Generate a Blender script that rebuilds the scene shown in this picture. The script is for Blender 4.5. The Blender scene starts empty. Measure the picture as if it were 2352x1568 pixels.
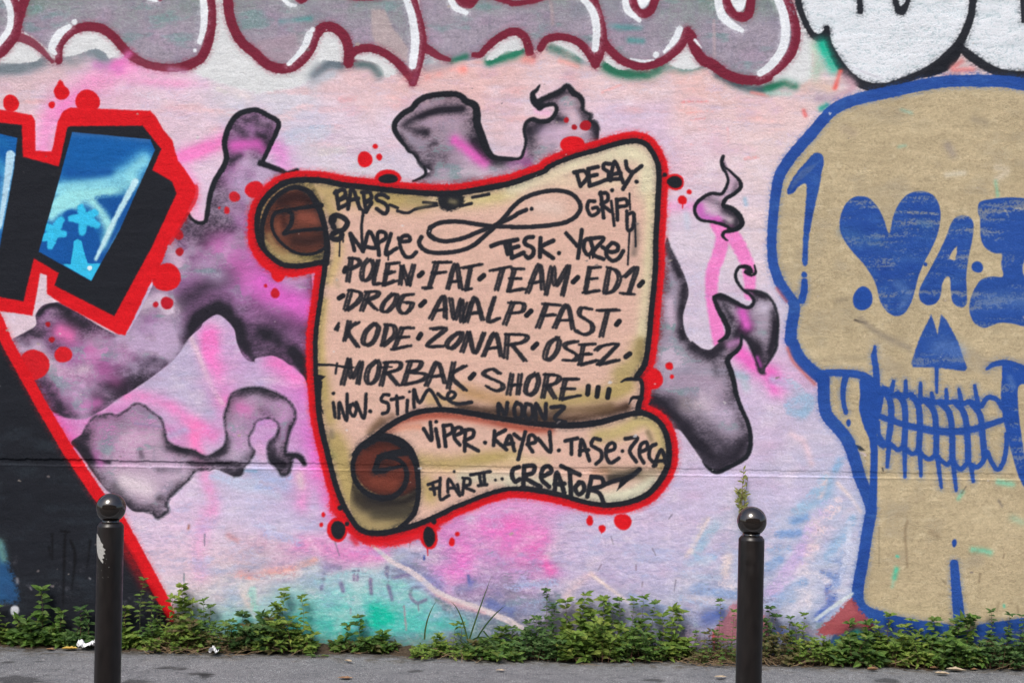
import bpy, math, random
import numpy as np
from mathutils import Vector, Matrix

# ---------------------------------------------------------------- camera, sky, sun, exposure
sc = bpy.context.scene
S = 434.0                    # image pixels to the metre on the wall
EYE, DIST, ROLL = 1.65, 7.2, 1.2
GAIN = (1.0, 1.0, 1.0)       # light arriving on the wall, measured; paint albedo = seen colour / this
cd = bpy.data.cameras.new('camera'); cam = bpy.data.objects.new('camera', cd)
sc.collection.objects.link(cam); sc.camera = cam
cam.location = (0, -DIST, EYE); cam.rotation_euler = (math.radians(90), math.radians(-ROLL), 0)
cd.sensor_width = 36.0; cd.lens = 36.0 * S * DIST / 2352.0
cd.clip_start = 0.05; cd.clip_end = 500
SUN_EL, SUN_AZ = 52.0, 205.0
W = bpy.data.worlds.new('World'); sc.world = W; W.use_nodes = True
nt = W.node_tree; bg = nt.nodes['Background']
sky = nt.nodes.new('ShaderNodeTexSky'); sky.sky_type = 'NISHITA'; sky.sun_disc = False
sky.sun_elevation = math.radians(SUN_EL); sky.sun_rotation = math.radians(SUN_AZ)
sky.air_density = 1.0; sky.dust_density = 4.0; sky.ozone_density = 1.0
nt.links.new(sky.outputs[0], bg.inputs[0]); bg.inputs[1].default_value = 0.12
sd_ = bpy.data.lights.new('sun', 'SUN'); sun = bpy.data.objects.new('sun', sd_); sc.collection.objects.link(sun)
sd_.energy = 1.5; sd_.angle = math.radians(24); sd_.color = (1.0, 0.955, 0.90)
az, el = math.radians(SUN_AZ), math.radians(SUN_EL)
sv = Vector((math.sin(az) * math.cos(el), math.cos(az) * math.cos(el), math.sin(el)))
sun.rotation_euler = sv.to_track_quat('Z', 'Y').to_euler(); sun.location = (-3, -9, 9)
vs = sc.view_settings; vs.view_transform = 'Standard'; vs.look = 'None'; vs.gamma = 1.0; vs.exposure = 0.69; vs.use_curve_mapping = False
# ---------------------------------------------------------------- mural paint: colours worked out in image coordinates
# image pixels: 434 to the metre; points read off the image in 4 x 4 tiles of 588 x 392 pixels, enlarged four times
PX0, PY0, PW, PH = -1000, -420, 4360, 2060
rs = np.random.RandomState(7)

def upsample(g, h, w):
    gh, gw = g.shape[:2]
    y = np.linspace(0, gh - 1.001, h); x = np.linspace(0, gw - 1.001, w)
    yi = y.astype(int); xi = x.astype(int)
    fy = (y - yi).astype(np.float32); fx = (x - xi).astype(np.float32)
    fy = fy * fy * (3 - 2 * fy); fx = fx * fx * (3 - 2 * fx)
    if g.ndim == 3:
        fy = fy[:, None, None]; fx = fx[None, :, None]
    else:
        fy = fy[:, None]; fx = fx[None, :]
    a = g[yi]; b = g[yi + 1]
    r = a * (1 - fy) + b * fy
    return r[:, xi] * (1 - fx) + r[:, xi + 1] * fx

def vnoise(sx, sy, seed, h=PH, w=PW):
    r = np.random.RandomState(seed)
    return upsample(r.rand(int(h / sy) + 3, int(w / sx) + 3).astype(np.float32), h, w)

def fbm(sx, sy, seed, n=3):
    t = 0; a = 0
    for k in range(n):
        t = t + vnoise(sx / 2 ** k, sy / 2 ** k, seed + k) * 0.55 ** k
        a += 0.55 ** k
    return t / a

GRAIN = 0.5 * vnoise(2.8, 2.2, 1) + 0.3 * vnoise(5.5, 3.4, 2) + 0.2 * vnoise(13, 6, 3)
GRAIN = np.clip((GRAIN - GRAIN.mean()) / (GRAIN.std() * 4) + 0.5, 0, 1).astype(np.float32)
BLOT = fbm(110, 90, 11, 4).astype(np.float32)
BLOT = np.clip((BLOT - 0.5) / (BLOT.std() * 4) + 0.5, 0, 1)
STREAK = fbm(130, 16, 21, 3).astype(np.float32)
STREAK = np.clip((STREAK - 0.5) / (STREAK.std() * 4) + 0.5, 0, 1)
CAN = np.zeros((PH, PW, 3), np.float32)
REG = np.zeros((PH, PW), np.uint8)

def P(s, *more):
    """'tc:x,y x,y 21:x,y' -> image points; tc is the sheet's column and row"""
    out = []; ox = oy = 0.0
    for w in s.split():
        if w[2:3] == ':':
            ox = 588.0 * int(w[0]); oy = 392.1 * int(w[1]); w = w[3:]
            if not w: continue
        a, b = w.split(',')
        out.append((ox + float(a) / 4, oy + float(b) / 4))
    return np.array(out, np.float32)

def smooth(p, closed=False, n=6):
    m = len(p)
    if m < 3: return p
    if closed: q = np.vstack([p[-1:], p, p[:2]])
    else: q = np.vstack([2 * p[:1] - p[1:2], p, 2 * p[-1:] - p[-2:-1]])
    t = np.linspace(0, 1, n, endpoint=False, dtype=np.float32)[:, None]
    out = []
    for i in range(len(q) - 3):
        a, b, c, d = q[i:i + 4]
        out.append(0.5 * (2 * b + (c - a) * t + (2 * a - 5 * b + 4 * c - d) * t ** 2 + (3 * b - a - 3 * c + d) * t ** 3))
    out = np.vstack(out)
    return out if closed else np.vstack([out, p[-1:]])

def box(p, pad):
    x0 = max(0, int(p[:, 0].min() - PX0 - pad)); x1 = min(PW, int(p[:, 0].max() - PX0 + pad) + 2)
    y0 = max(0, int(p[:, 1].min() - PY0 - pad)); y1 = min(PH, int(p[:, 1].max() - PY0 + pad) + 2)
    return x0, x1, y0, y1

def segdist(p, rad, closed, pad, bx):
    x0, x1, y0, y1 = bx
    D = np.full((max(0, y1 - y0), max(0, x1 - x0)), 1e3, np.float32)
    n = len(p)
    if n == 1: p = np.vstack([p, p + 0.01]); rad = np.repeat(rad, 2); n = 2
    for i in range(n if closed else n - 1):
        a = p[i]; b = p[(i + 1) % n]
        sx0 = max(x0, int(min(a[0], b[0]) - PX0 - pad)); sx1 = min(x1, int(max(a[0], b[0]) - PX0 + pad) + 2)
        sy0 = max(y0, int(min(a[1], b[1]) - PY0 - pad)); sy1 = min(y1, int(max(a[1], b[1]) - PY0 + pad) + 2)
        if sx1 <= sx0 or sy1 <= sy0: continue
        X = np.arange(sx0, sx1, dtype=np.float32)[None] + PX0; Y = np.arange(sy0, sy1, dtype=np.float32)[:, None] + PY0
        dx, dy = b - a; L = dx * dx + dy * dy + 1e-9
        t = np.clip(((X - a[0]) * dx + (Y - a[1]) * dy) / L, 0, 1)
        d = np.sqrt((X - a[0] - t * dx) ** 2 + (Y - a[1] - t * dy) ** 2)
        if rad is not None: d = d - (rad[i] + (rad[(i + 1) % n] - rad[i]) * t)
        s = D[sy0 - y0:sy1 - y0, sx0 - x0:sx1 - x0]
        np.minimum(s, d, out=s)
    return D

def inside(p, bx):
    x0, x1, y0, y1 = bx
    h, w = y1 - y0, x1 - x0
    M = np.zeros((h, w + 1), np.int32)
    n = len(p)
    for i in range(n):
        a = p[i]; b = p[(i + 1) % n]
        if a[1] == b[1]: continue
        lo, hi = (a, b) if a[1] < b[1] else (b, a)
        r0 = max(0, int(math.ceil(lo[1] - PY0 - y0))); r1 = min(h, int(math.ceil(hi[1] - PY0 - y0)))
        if r1 <= r0: continue
        r = np.arange(r0, r1)
        xs = lo[0] + (r + y0 + PY0 - lo[1]) * (hi[0] - lo[0]) / (hi[1] - lo[1]) - PX0 - x0
        xi = np.clip(np.ceil(xs).astype(int), 0, w)
        np.add.at(M, (r, xi), 1)
    return (np.cumsum(M, axis=1)[:, :w] % 2).astype(bool)

def put(bx, a, col, op=1.0, grain=0.6, reg=None, clip=None):
    x0, x1, y0, y1 = bx
    if x1 <= x0 or y1 <= y0: return
    sl = (slice(y0, y1), slice(x0, x1))
    if reg is not None: REG[sl][a > 0.5] = reg
    g = GRAIN[sl]
    if grain: a = np.clip(a + (g - 0.5) * grain * 4 * a * (1 - a), 0, 1)
    a = a * op
    if clip is not None: a = a * clip[sl]
    a = a[..., None]
    CAN[sl] = CAN[sl] * (1 - a) + np.array(col, np.float32) * a

def fill(s, col, soft=1.6, op=1.0, sm=True, grain=0.6, reg=None, clip=None, wear=0.0):
    p = P(s) if isinstance(s, str) else s
    if sm: p = smooth(p, True)
    soft *= 1.4
    bx = box(p, soft + 3)
    D = segdist(p, None, True, soft + 3, bx)
    a = np.clip(0.5 + np.where(inside(p, bx), D, -D) / soft, 0, 1)
    if wear:
        x0, x1, y0, y1 = bx
        w = STREAK[y0:y1, x0:x1] * 0.5 + GRAIN[y0:y1, x0:x1] * 0.5
        a = a * (1 - np.clip((w - (0.74 - wear)) * 3.0, 0, 0.6))
    put(bx, a, col, op, grain, reg, clip)

def line(s, w, col, soft=1.6, op=1.0, sm=True, grain=0.6, reg=None, clip=None, closed=False):
    p = P(s) if isinstance(s, str) else s
    n0 = len(p)
    w = np.interp(np.linspace(0, 1, n0), np.linspace(0, 1, len(w)), w) if hasattr(w, '__len__') else np.full(n0, float(w))
    if sm and n0 > 2:
        p2 = smooth(p, closed)
        w = np.interp(np.linspace(0, 1, len(p2)), np.linspace(0, 1, n0), w); p = p2
    r = (w * 1.17 / 8).astype(np.float32)
    soft *= 1.4; over = reg is not None and r.max() > 4
    pad = float(r.max()) + soft + (18 if over else 3)
    bx = box(p, pad)
    if bx[1] <= bx[0] or bx[3] <= bx[2]: return
    D = segdist(p, r, closed, pad, bx)
    a = np.clip(0.5 - D / soft, 0, 1)
    if over: a = np.maximum(a, .2 * np.exp(-(np.maximum(D, 0) / 7.0) ** 2) * (D < 16))
    put(bx, a, col, op, grain, reg, clip)

def spray(s, w, col, op=0.7, grain=0.9, clip=None, blot=0.0, sm=True):
    p = P(s) if isinstance(s, str) else s
    if sm and len(p) > 2: p = smooth(p)
    r = w * 1.38 / 8.0
    pad = r * 2.1 + 2
    bx = box(p, pad)
    if bx[1] <= bx[0] or bx[3] <= bx[2]: return
    D = segdist(p, None, False, pad, bx)
    a = np.exp(-(D / r) ** 2 * 1.0) * op
    a[D > r * 2.1] = 0
    if blot:
        b = BLOT[bx[2]:bx[3], bx[0]:bx[1]]
        a = a * np.clip(1 + (b - 0.5) * 4 * blot, 0, 1.6)
    put(bx, np.clip(a, 0, 1), col, 1.0, grain * .15, None, clip)

def dry(s, w, col, op=.8, soft=7, seed=0):
    """a half-dry brush: broken by the roughness of the plaster"""
    p = smooth(P(s)); r = np.full(len(p), w / 8, np.float32); pad = float(w / 8 + soft + 4); bx = box(p, pad)
    if bx[1] <= bx[0] or bx[3] <= bx[2]: return
    D = segdist(p, r, False, pad, bx)
    k = GRAIN[bx[2]:bx[3], bx[0]:bx[1]] * .5 + np.roll(STREAK, seed * 37, 0)[bx[2]:bx[3], bx[0]:bx[1]] * .5
    put(bx, np.clip(0.5 - D / soft, 0, 1) * np.clip((k - .3) * 3.2, 0.1, 1), col, op, .5)

def dots(s, col, soft=2.0, reg=None):
    """'tc:x,y,rx,ry ...' round spots"""
    ox = oy = 0.0
    for w in s.split():
        if w[2:3] == ':':
            ox = 588.0 * int(w[0]); oy = 392.1 * int(w[1]); w = w[3:]
        v = [float(q) for q in w.split(',')]
        rx = v[2] / 4; ry = (v[3] if len(v) > 3 else v[2]) / 4
        t = np.linspace(0, 2 * np.pi, 25)[:-1]
        k = 1 + 0.035 * np.sin(2 * t + v[0]) + 0.03 * np.sin(3 * t + v[1])
        p = np.stack([ox + v[0] / 4 + rx * k * np.cos(t), oy + v[1] / 4 + ry * k * np.sin(t)], 1).astype(np.float32)
        fill(p, col, soft, 1.0, False, 0.5, reg)

def mask(s, soft=1.6, sm=True):
    p = smooth(P(s), True) if sm else P(s)
    bx = box(p, soft + 3)
    D = segdist(p, None, True, soft + 3, bx)
    m = np.zeros((PH, PW), np.float32)
    m[bx[2]:bx[3], bx[0]:bx[1]] = np.clip(0.5 + np.where(inside(p, bx), D, -D) / soft, 0, 1)
    return m

SMN = [5]
def smoke(s, tint, tint_op, dark=(38, 36, 44), dark_op=0.85, k=14.0, base=0.25, pale=None):
    """a cloud sprayed with a dark rim that thins towards its middle"""
    p = smooth(P(s), True)
    pad = k * 3.2
    bx = box(p, pad)
    ins = inside(p, bx)
    D = segdist(p, None, True, pad, bx)
    x0, x1, y0, y1 = bx
    b = BLOT[y0:y1, x0:x1]
    sd = np.where(ins, D, -D)
    edge = np.clip(0.5 + sd / 2.5, 0, 1)
    SMN[0] += 1
    REG[y0:y1, x0:x1][edge > .5] = SMN[0]
    put(bx, edge * np.clip(0.8 + (b - 0.5) * 1.0, 0, 1) * tint_op, tint, 1.0, 0.25)
    if pale is not None:
        put(bx, edge * np.clip((0.5 - b) * 2.2, 0, 1), pale, 0.7, 0.25)
    rim = np.exp(-np.maximum(D, 0) / k) * np.clip(0.35 + (b - 0.25) * 1.6, 0.12, 1.15)
    blot = np.clip((BLOT[y0:y1, x0:x1][::-1] - 0.5) * 2.2, 0, 1) * base
    put(bx, np.clip(edge * (rim * dark_op + blot), 0, 1), dark, 1.0, .45)

# ---- colours as painted
RED = (212, 24, 34); DRED = (165, 28, 40); MAR = (118, 38, 58); BLK = (32, 35, 42); WHT = (226, 232, 238)
BLU = (37, 77, 157); TAN = (185, 170, 138); PNK = (240, 122, 196)

# ---- the undercoat: patches of pink, lavender and turquoise
A = """-900,250,222,190,205 -500,250,225,190,210 -200,260,228,185,205 50,200,222,190,198 300,190,234,190,212 420,220,228,204,220 600,205,216,214,224 850,200,228,192,196 1000,190,232,188,186
1150,155,232,188,186 1400,200,232,200,202 1650,190,236,192,188 1800,210,236,200,202 2000,200,225,205,205 450,300,230,200,216 700,300,216,206,226 850,300,226,204,222 1250,280,226,196,208 1420,300,216,190,220
1600,300,232,200,206 1720,300,236,204,204 100,330,238,190,216 640,380,212,190,220 760,390,214,206,216 950,390,214,200,218 1570,400,230,190,212 1660,420,226,206,214 1740,400,232,208,210 440,400,226,196,220
1600,560,220,206,224 1720,560,226,206,214 1760,660,214,200,220 1580,700,214,196,220 1650,760,212,200,220 1800,760,206,196,216 60,690,224,200,214 350,830,196,176,214 450,850,190,180,214 600,850,200,164,212 700,840,215,120,196
150,950,222,116,190 250,1000,214,130,198 560,960,206,152,206 690,960,206,130,206 1600,1000,206,188,216 1780,950,208,186,220 1850,950,204,192,220 1920,1000,196,190,216 1830,850,216,170,212 300,1100,208,190,214
560,1100,202,190,220 640,1100,190,184,220 720,1100,212,140,205 1650,1120,208,192,226 1800,1120,202,192,226 1950,1110,196,194,224 320,1230,224,198,226 430,1200,226,190,224 560,1190,206,198,230 680,1190,200,192,226
800,1250,218,140,204 1050,1190,216,140,206 1200,1200,226,148,212 1400,1220,202,186,222 1600,1220,202,188,222 1800,1210,192,196,222 1950,1210,186,194,224 330,1290,226,198,226 500,1290,226,198,218 640,1290,226,176,190
750,1285,220,140,200 1000,1290,208,150,206 1200,1290,220,126,194 1350,1290,196,180,216 1550,1290,196,186,222 1780,1280,184,194,222 1900,1290,192,198,226 400,1370,212,202,216 480,1330,226,196,204 560,1360,200,206,212
680,1350,168,202,208 750,1370,152,202,206 900,1360,164,200,206 1020,1370,172,152,202 1100,1360,192,140,200 1250,1370,166,168,208 1450,1370,188,182,216 1600,1380,188,192,218 1800,1370,182,194,222 1920,1380,192,202,230
350,1440,190,190,200 500,1440,148,190,190 700,1440,122,194,186 860,1435,66,192,170 1000,1440,110,180,176 1150,1450,124,128,164 1300,1450,150,142,164 1500,1440,152,164,204 1700,1440,128,142,192 1850,1440,152,168,208
700,1500,82,156,146 900,1500,70,154,140 1100,1500,80,110,110 1500,1500,104,108,148 1700,1490,150,108,128 1850,1500,88,124,146 2500,300,226,200,206 2800,600,222,200,214 3000,1000,206,190,222 3200,1400,170,180,205 -500,900,214,170,205 -800,1300,200,180,210 2700,1450,160,160,190"""
A = np.array([[float(v) for v in w.split(',')] for w in A.split()], np.float32)
gy, gx = np.mgrid[0:PH // 8 + 2, 0:PW // 8 + 2].astype(np.float32)
gy = gy * 8 + PY0; gx = gx * 8 + PX0
gx = gx + (upsample(np.random.RandomState(31).rand(PH // 60, PW // 60).astype(np.float32), *gx.shape) - 0.5) * 150
gy = gy + (upsample(np.random.RandomState(32).rand(PH // 60, PW // 60).astype(np.float32), *gx.shape) - 0.5) * 90
acc = np.zeros(gx.shape + (3,), np.float32); wt = np.zeros(gx.shape, np.float32)
for a in A:
    d = (gx - a[0]) ** 2 + ((gy - a[1]) * 1.35) ** 2
    w = np.exp(-d / (2 * 62.0 ** 2)) + 2e-4 / (1 + d / 4e4) ** 2
    acc += w[..., None] * a[2:]; wt += w
CAN[:] = upsample(acc / wt[..., None], PH, PW)
CAN[:] = CAN * .86 + CAN.mean(2, keepdims=True) * .10 + 4
put((0, PW, 0, PH), np.clip((fbm(46, 34, 41) - 0.56) * 3.4, 0, 1), (226, 214, 226), 0.42)
put((0, PW, 0, PH), np.clip((fbm(60, 30, 47) - 0.57) * 3.2, 0, 1), (196, 160, 190), 0.34)
put((0, PW, 0, PH), np.clip((STREAK - 0.62) * 3.0, 0, 1), (184, 180, 206), 0.2)
put((0, PW, 0, PH), np.clip((fbm(70, 22, 51) - 0.58) * 4, 0, 1) * np.clip(1 - np.abs(np.arange(PH, dtype=np.float32)[:, None] + PY0 - 230) / 170, 0, 1), (236, 160, 152), 0.3)

# old strokes of pink and blue under the painting
for s, w, c, o in [
    ('00:560,1020 720,880 900,760 1060,650 1160,590', 170, (240, 130, 196), .75), ('00:470,1080 430,1200 400,1360', 130, (240, 150, 205), .7),
    ('00:1200,740 1500,765 1900,775', 70, (238, 160, 205), .6), ('00:1160,560 1250,640 1500,660', 90, (236, 160, 206), .5),
    ('00:1650,1450 1850,1375 2050,1285', 110, (242, 135, 200), .85), ('00:1950,760 2150,830 2300,900', 60, (222, 208, 204), .5),
    ('01:1700,20 1780,160 1790,330 1810,430', 90, (240, 150, 205), .6), ('10:110,1340 200,1400 250,1560', 130, (222, 130, 205), .7),
    ('02:1920,-60 1940,120 2000,300 2070,500', 150, (242, 128, 202), .9), ('02:1750,-40 1830,140 1930,380 2040,560', 40, (226, 196, 212), .6),
    ('02:1160,510 1350,530 1560,600 1720,720 1950,860', 110, (238, 130, 196), .8),
    ('02:1780,800 1800,950 1830,1060', 100, (242, 128, 190), .8), ('02:1870,1150 1900,1300 1960,1450 1960,1568', 90, (240, 150, 205), .75),
    ('02:520,700 600,800 680,900', 120, (226, 105, 185), .7), ('12:160,160 270,230 380,330', 150, (240, 125, 200), .75),
    ('12:480,500 500,800 540,1000 560,1150', 130, (222, 120, 205), .7), ('12:20,950 60,1050', 80, (232, 180, 215), .5),
    ('12:420,1220 450,1320 430,1500', 110, (230, 140, 200), .6), ('12:560,1200 640,1400 700,1560', 120, (232, 120, 196), .7), ('12:400,1230 420,1330', 60, (228, 205, 206), .6),
    ('21:1440,340 1560,320 1680,330', 90, (240, 140, 205), .6),
    ('22:2080,90 2200,190 2351,290 32:30,330 90,430', 130, (234, 110, 196), .8), ('32:100,420 160,560', 60, (228, 165, 208), .5),
    ('03:1900,0 1870,150 1830,400 1850,560', 110, (232, 150, 206), .55), ('03:2200,540 2351,590 13:150,560 340,560', 60, (238, 150, 140), .5),
    ('13:420,300 600,330 900,370 1150,390', 120, (232, 130, 196), .6), ('13:1750,180 1900,300 1900,520 1700,660', 190, (230, 120, 200), .6),
    ('13:2100,120 2300,250 2351,300', 160, (232, 115, 196), .6), ('23:0,110 150,170 280,230 200,320', 150, (238, 110, 190), .75), ('23:300,450 360,530', 80, (240, 115, 190), .7),
    ('13:640,500 760,520', 60, (120, 105, 165), .5), ('13:1350,500 1500,560 1640,640 1700,720', 80, (108, 118, 178), .7), ('13:1850,720 1950,690 1990,640', 60, (90, 100, 172), .7), ('13:2150,840 2250,870 2340,900', 80, (88, 104, 170), .7),
    ('13:1950,580 1960,640', 22, (70, 95, 160), .7), ('13:1545,400 1545,430', 16, (50, 70, 150), .8), ('13:2200,700 2280,760', 60, (130, 120, 180), .4),
    ('23:100,620 30,700', 80, (150, 165, 210), .5), ('23:1700,700 1900,740 2060,760', 80, (142, 168, 208), .6), ('23:1650,450 1850,420', 50, (160, 185, 218), .5),
    ('23:1880,110 1780,200 1720,320', 90, (165, 192, 215), .6), ('23:1800,60 1700,250 1600,400', 30, (226, 208, 204), .6), ('23:2000,400 1960,560', 60, (226, 208, 206), .5), ('23:1600,780 1900,820 2050,820', 40, (220, 205, 208), .5),
    ('23:1700,1000 1800,950 1900,900', 110, (110, 130, 190), .5), ('23:720,560 850,660 1080,830', 28, (232, 212, 206), .7), ('23:720,560 600,650 500,770', 60, (232, 200, 206), .5),
    ('33:340,40 240,80', 60, (120, 160, 208), .7), ('33:280,190 130,190', 50, (120, 155, 208), .7), ('33:100,430 0,520', 80, (130, 165, 210), .6), ('33:300,640 150,760 60,830', 80, (130, 165, 212), .6),
    ('33:720,180 600,300 560,420', 80, (150, 182, 216), .6), ('33:640,440 690,500 620,650', 50, (112, 140, 196), .7), ('33:560,560 640,640', 50, (112, 140, 196), .6), ('33:590,820 520,900 470,960', 80, (95, 120, 190), .8), ('33:540,720 560,800', 40, (80, 105, 185), .8),
    ('33:430,100 380,300 300,500', 90, (226, 206, 212), .6), ('33:330,330 200,520 60,700', 110, (200, 176, 222), .6), ('33:320,560 350,800 200,900', 120, (214, 210, 226), .6), ('33:760,60 720,350 700,600', 60, (205, 210, 232), .6),
    ('32:200,560 380,540 300,650', 90, (150, 182, 212), .6), ('32:40,350 200,420 330,500', 60, (170, 190, 214), .5), ('32:560,1280 520,1430 320,1520', 90, (150, 184, 216), .6), ('32:660,1100 620,1180', 60, (140, 175, 212), .5), ('32:540,1230 480,1420', 40, (228, 206, 208), .6), ('32:640,1300 760,1430 850,1560', 30, (226, 212, 214), .6), ('32:220,850 330,930 400,1120', 50, (228, 200, 210), .5),
    ('22:1500,250 1750,270 1980,280 2150,330', 50, (140, 180, 198), .55), ('22:2100,320 2150,420', 70, (175, 195, 205), .5),
    ('12:0,1200 150,1250 260,1330', 90, (170, 180, 218), .6), ('12:0,1330 200,1420', 60, (196, 200, 226), .6), ('02:2000,1220 2200,1330 2350,1340', 70, (190, 200, 228), .6), ('02:1560,860 1700,810', 50, (176, 182, 216), .5),
    ('02:2200,1180 2351,1190', 22, (120, 170, 205), .5), ('21:2140,260 2150,310', 30, (120, 175, 205), .6), ('21:1600,400 1610,520', 50, (190, 205, 222), .6), ('10:300,1230 450,1200 650,1220', 60, (196, 205, 222), .6),
]:
    spray(s, w, c, o, blot=.25)
for s, w, c, o in [('03:1750,960 2000,940 2351,900', 150, (170, 200, 204), .7), ('03:1900,1080 2200,1080', 150, (110, 180, 176), .7), ('03:2000,760 2351,800 13:300,760 700,700 1000,640', 200, (196, 206, 212), .6), ('03:2100,960 2351,900 13:300,880 700,820 1100,760 1400,800', 240, (140, 202, 202), .9), ('03:2200,1100 13:200,1080 600,1040 1000,1000 1500,1020 1900,1060', 220, (88, 192, 184), .95), ('13:600,640 900,600 1150,640', 90, (160, 196, 206), .6), ('13:1300,700 1500,820 1650,900', 120, (120, 190, 190), .6), ('03:1500,760 1800,800 2000,860', 120, (206, 206, 216), .5)]:
    spray(s, w, c, o, blot=.45)
for s, w, c in [('13:620,560 600,700', 40, (130, 135, 170)), ('13:900,540 900,620', 30, (110, 105, 150)), ('13:940,540 930,620', 26, (110, 105, 150)), ('13:1050,620 1060,740', 36, (120, 110, 150)), ('13:1200,500 1210,640 1250,800', 40, (105, 105, 145)), ('13:1260,600 1400,570', 36, (115, 105, 150)),
                ('13:1500,680 1430,700 1420,770 1480,830 1560,800', 36, (120, 125, 155)), ('13:780,650 800,720', 44, (125, 130, 165)), ('13:1660,800 1780,870', 44, (105, 130, 130))]:
    spray(s, w * .7, c, .8, blot=.3)
spray('13:1100,900 1200,960 1100,1000', 120, (24, 192, 165), .8, blot=.4); spray('13:500,1000 700,1050 900,1100', 140, (70, 190, 178), .5, blot=.5); spray('13:1700,1060 1600,1150', 120, (50, 185, 165), .5, blot=.4)
line('13:1050,285 1250,450 1450,560 1650,720 1800,800 2050,880 2351,1010 23:150,1110', [26, 40, 44, 52, 46, 50, 40], (218, 204, 208), 3)
line('13:1650,755 1850,850 2100,925', [10, 40, 24], (210, 160, 170), 5, .7)
line('13:1360,860 1380,1080', 14, (226, 140, 140), 3, .5)
fill('03:2180,680 2270,640 2351,650 2351,960 2290,900', (216, 208, 208), 5, .6); fill('03:2280,720 2351,690 2351,900', (150, 206, 196), 5, .7)
for s in ['23:910,220 930,290', '23:1290,330 1320,390', '23:820,480 790,530', '23:1505,620 1490,720', '23:1140,480 1140,530', '13:1415,280 1410,340', '13:720,250 765,390', '23:1200,640 1195,680', '23:1470,20 1440,60', '03:1880,200 1880,300', '03:1690,560 1690,640', '13:960,950 980,1080', '13:1490,840 1495,900', '13:870,880 870,940']:
    line(s, [12, 7], (110, 104, 124), 2.2, .7)
spray('03:1735,120 1730,150', 18, (150, 90, 70), .8); spray('03:2100,210 2180,260', 40, (205, 130, 130), .5)

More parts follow.
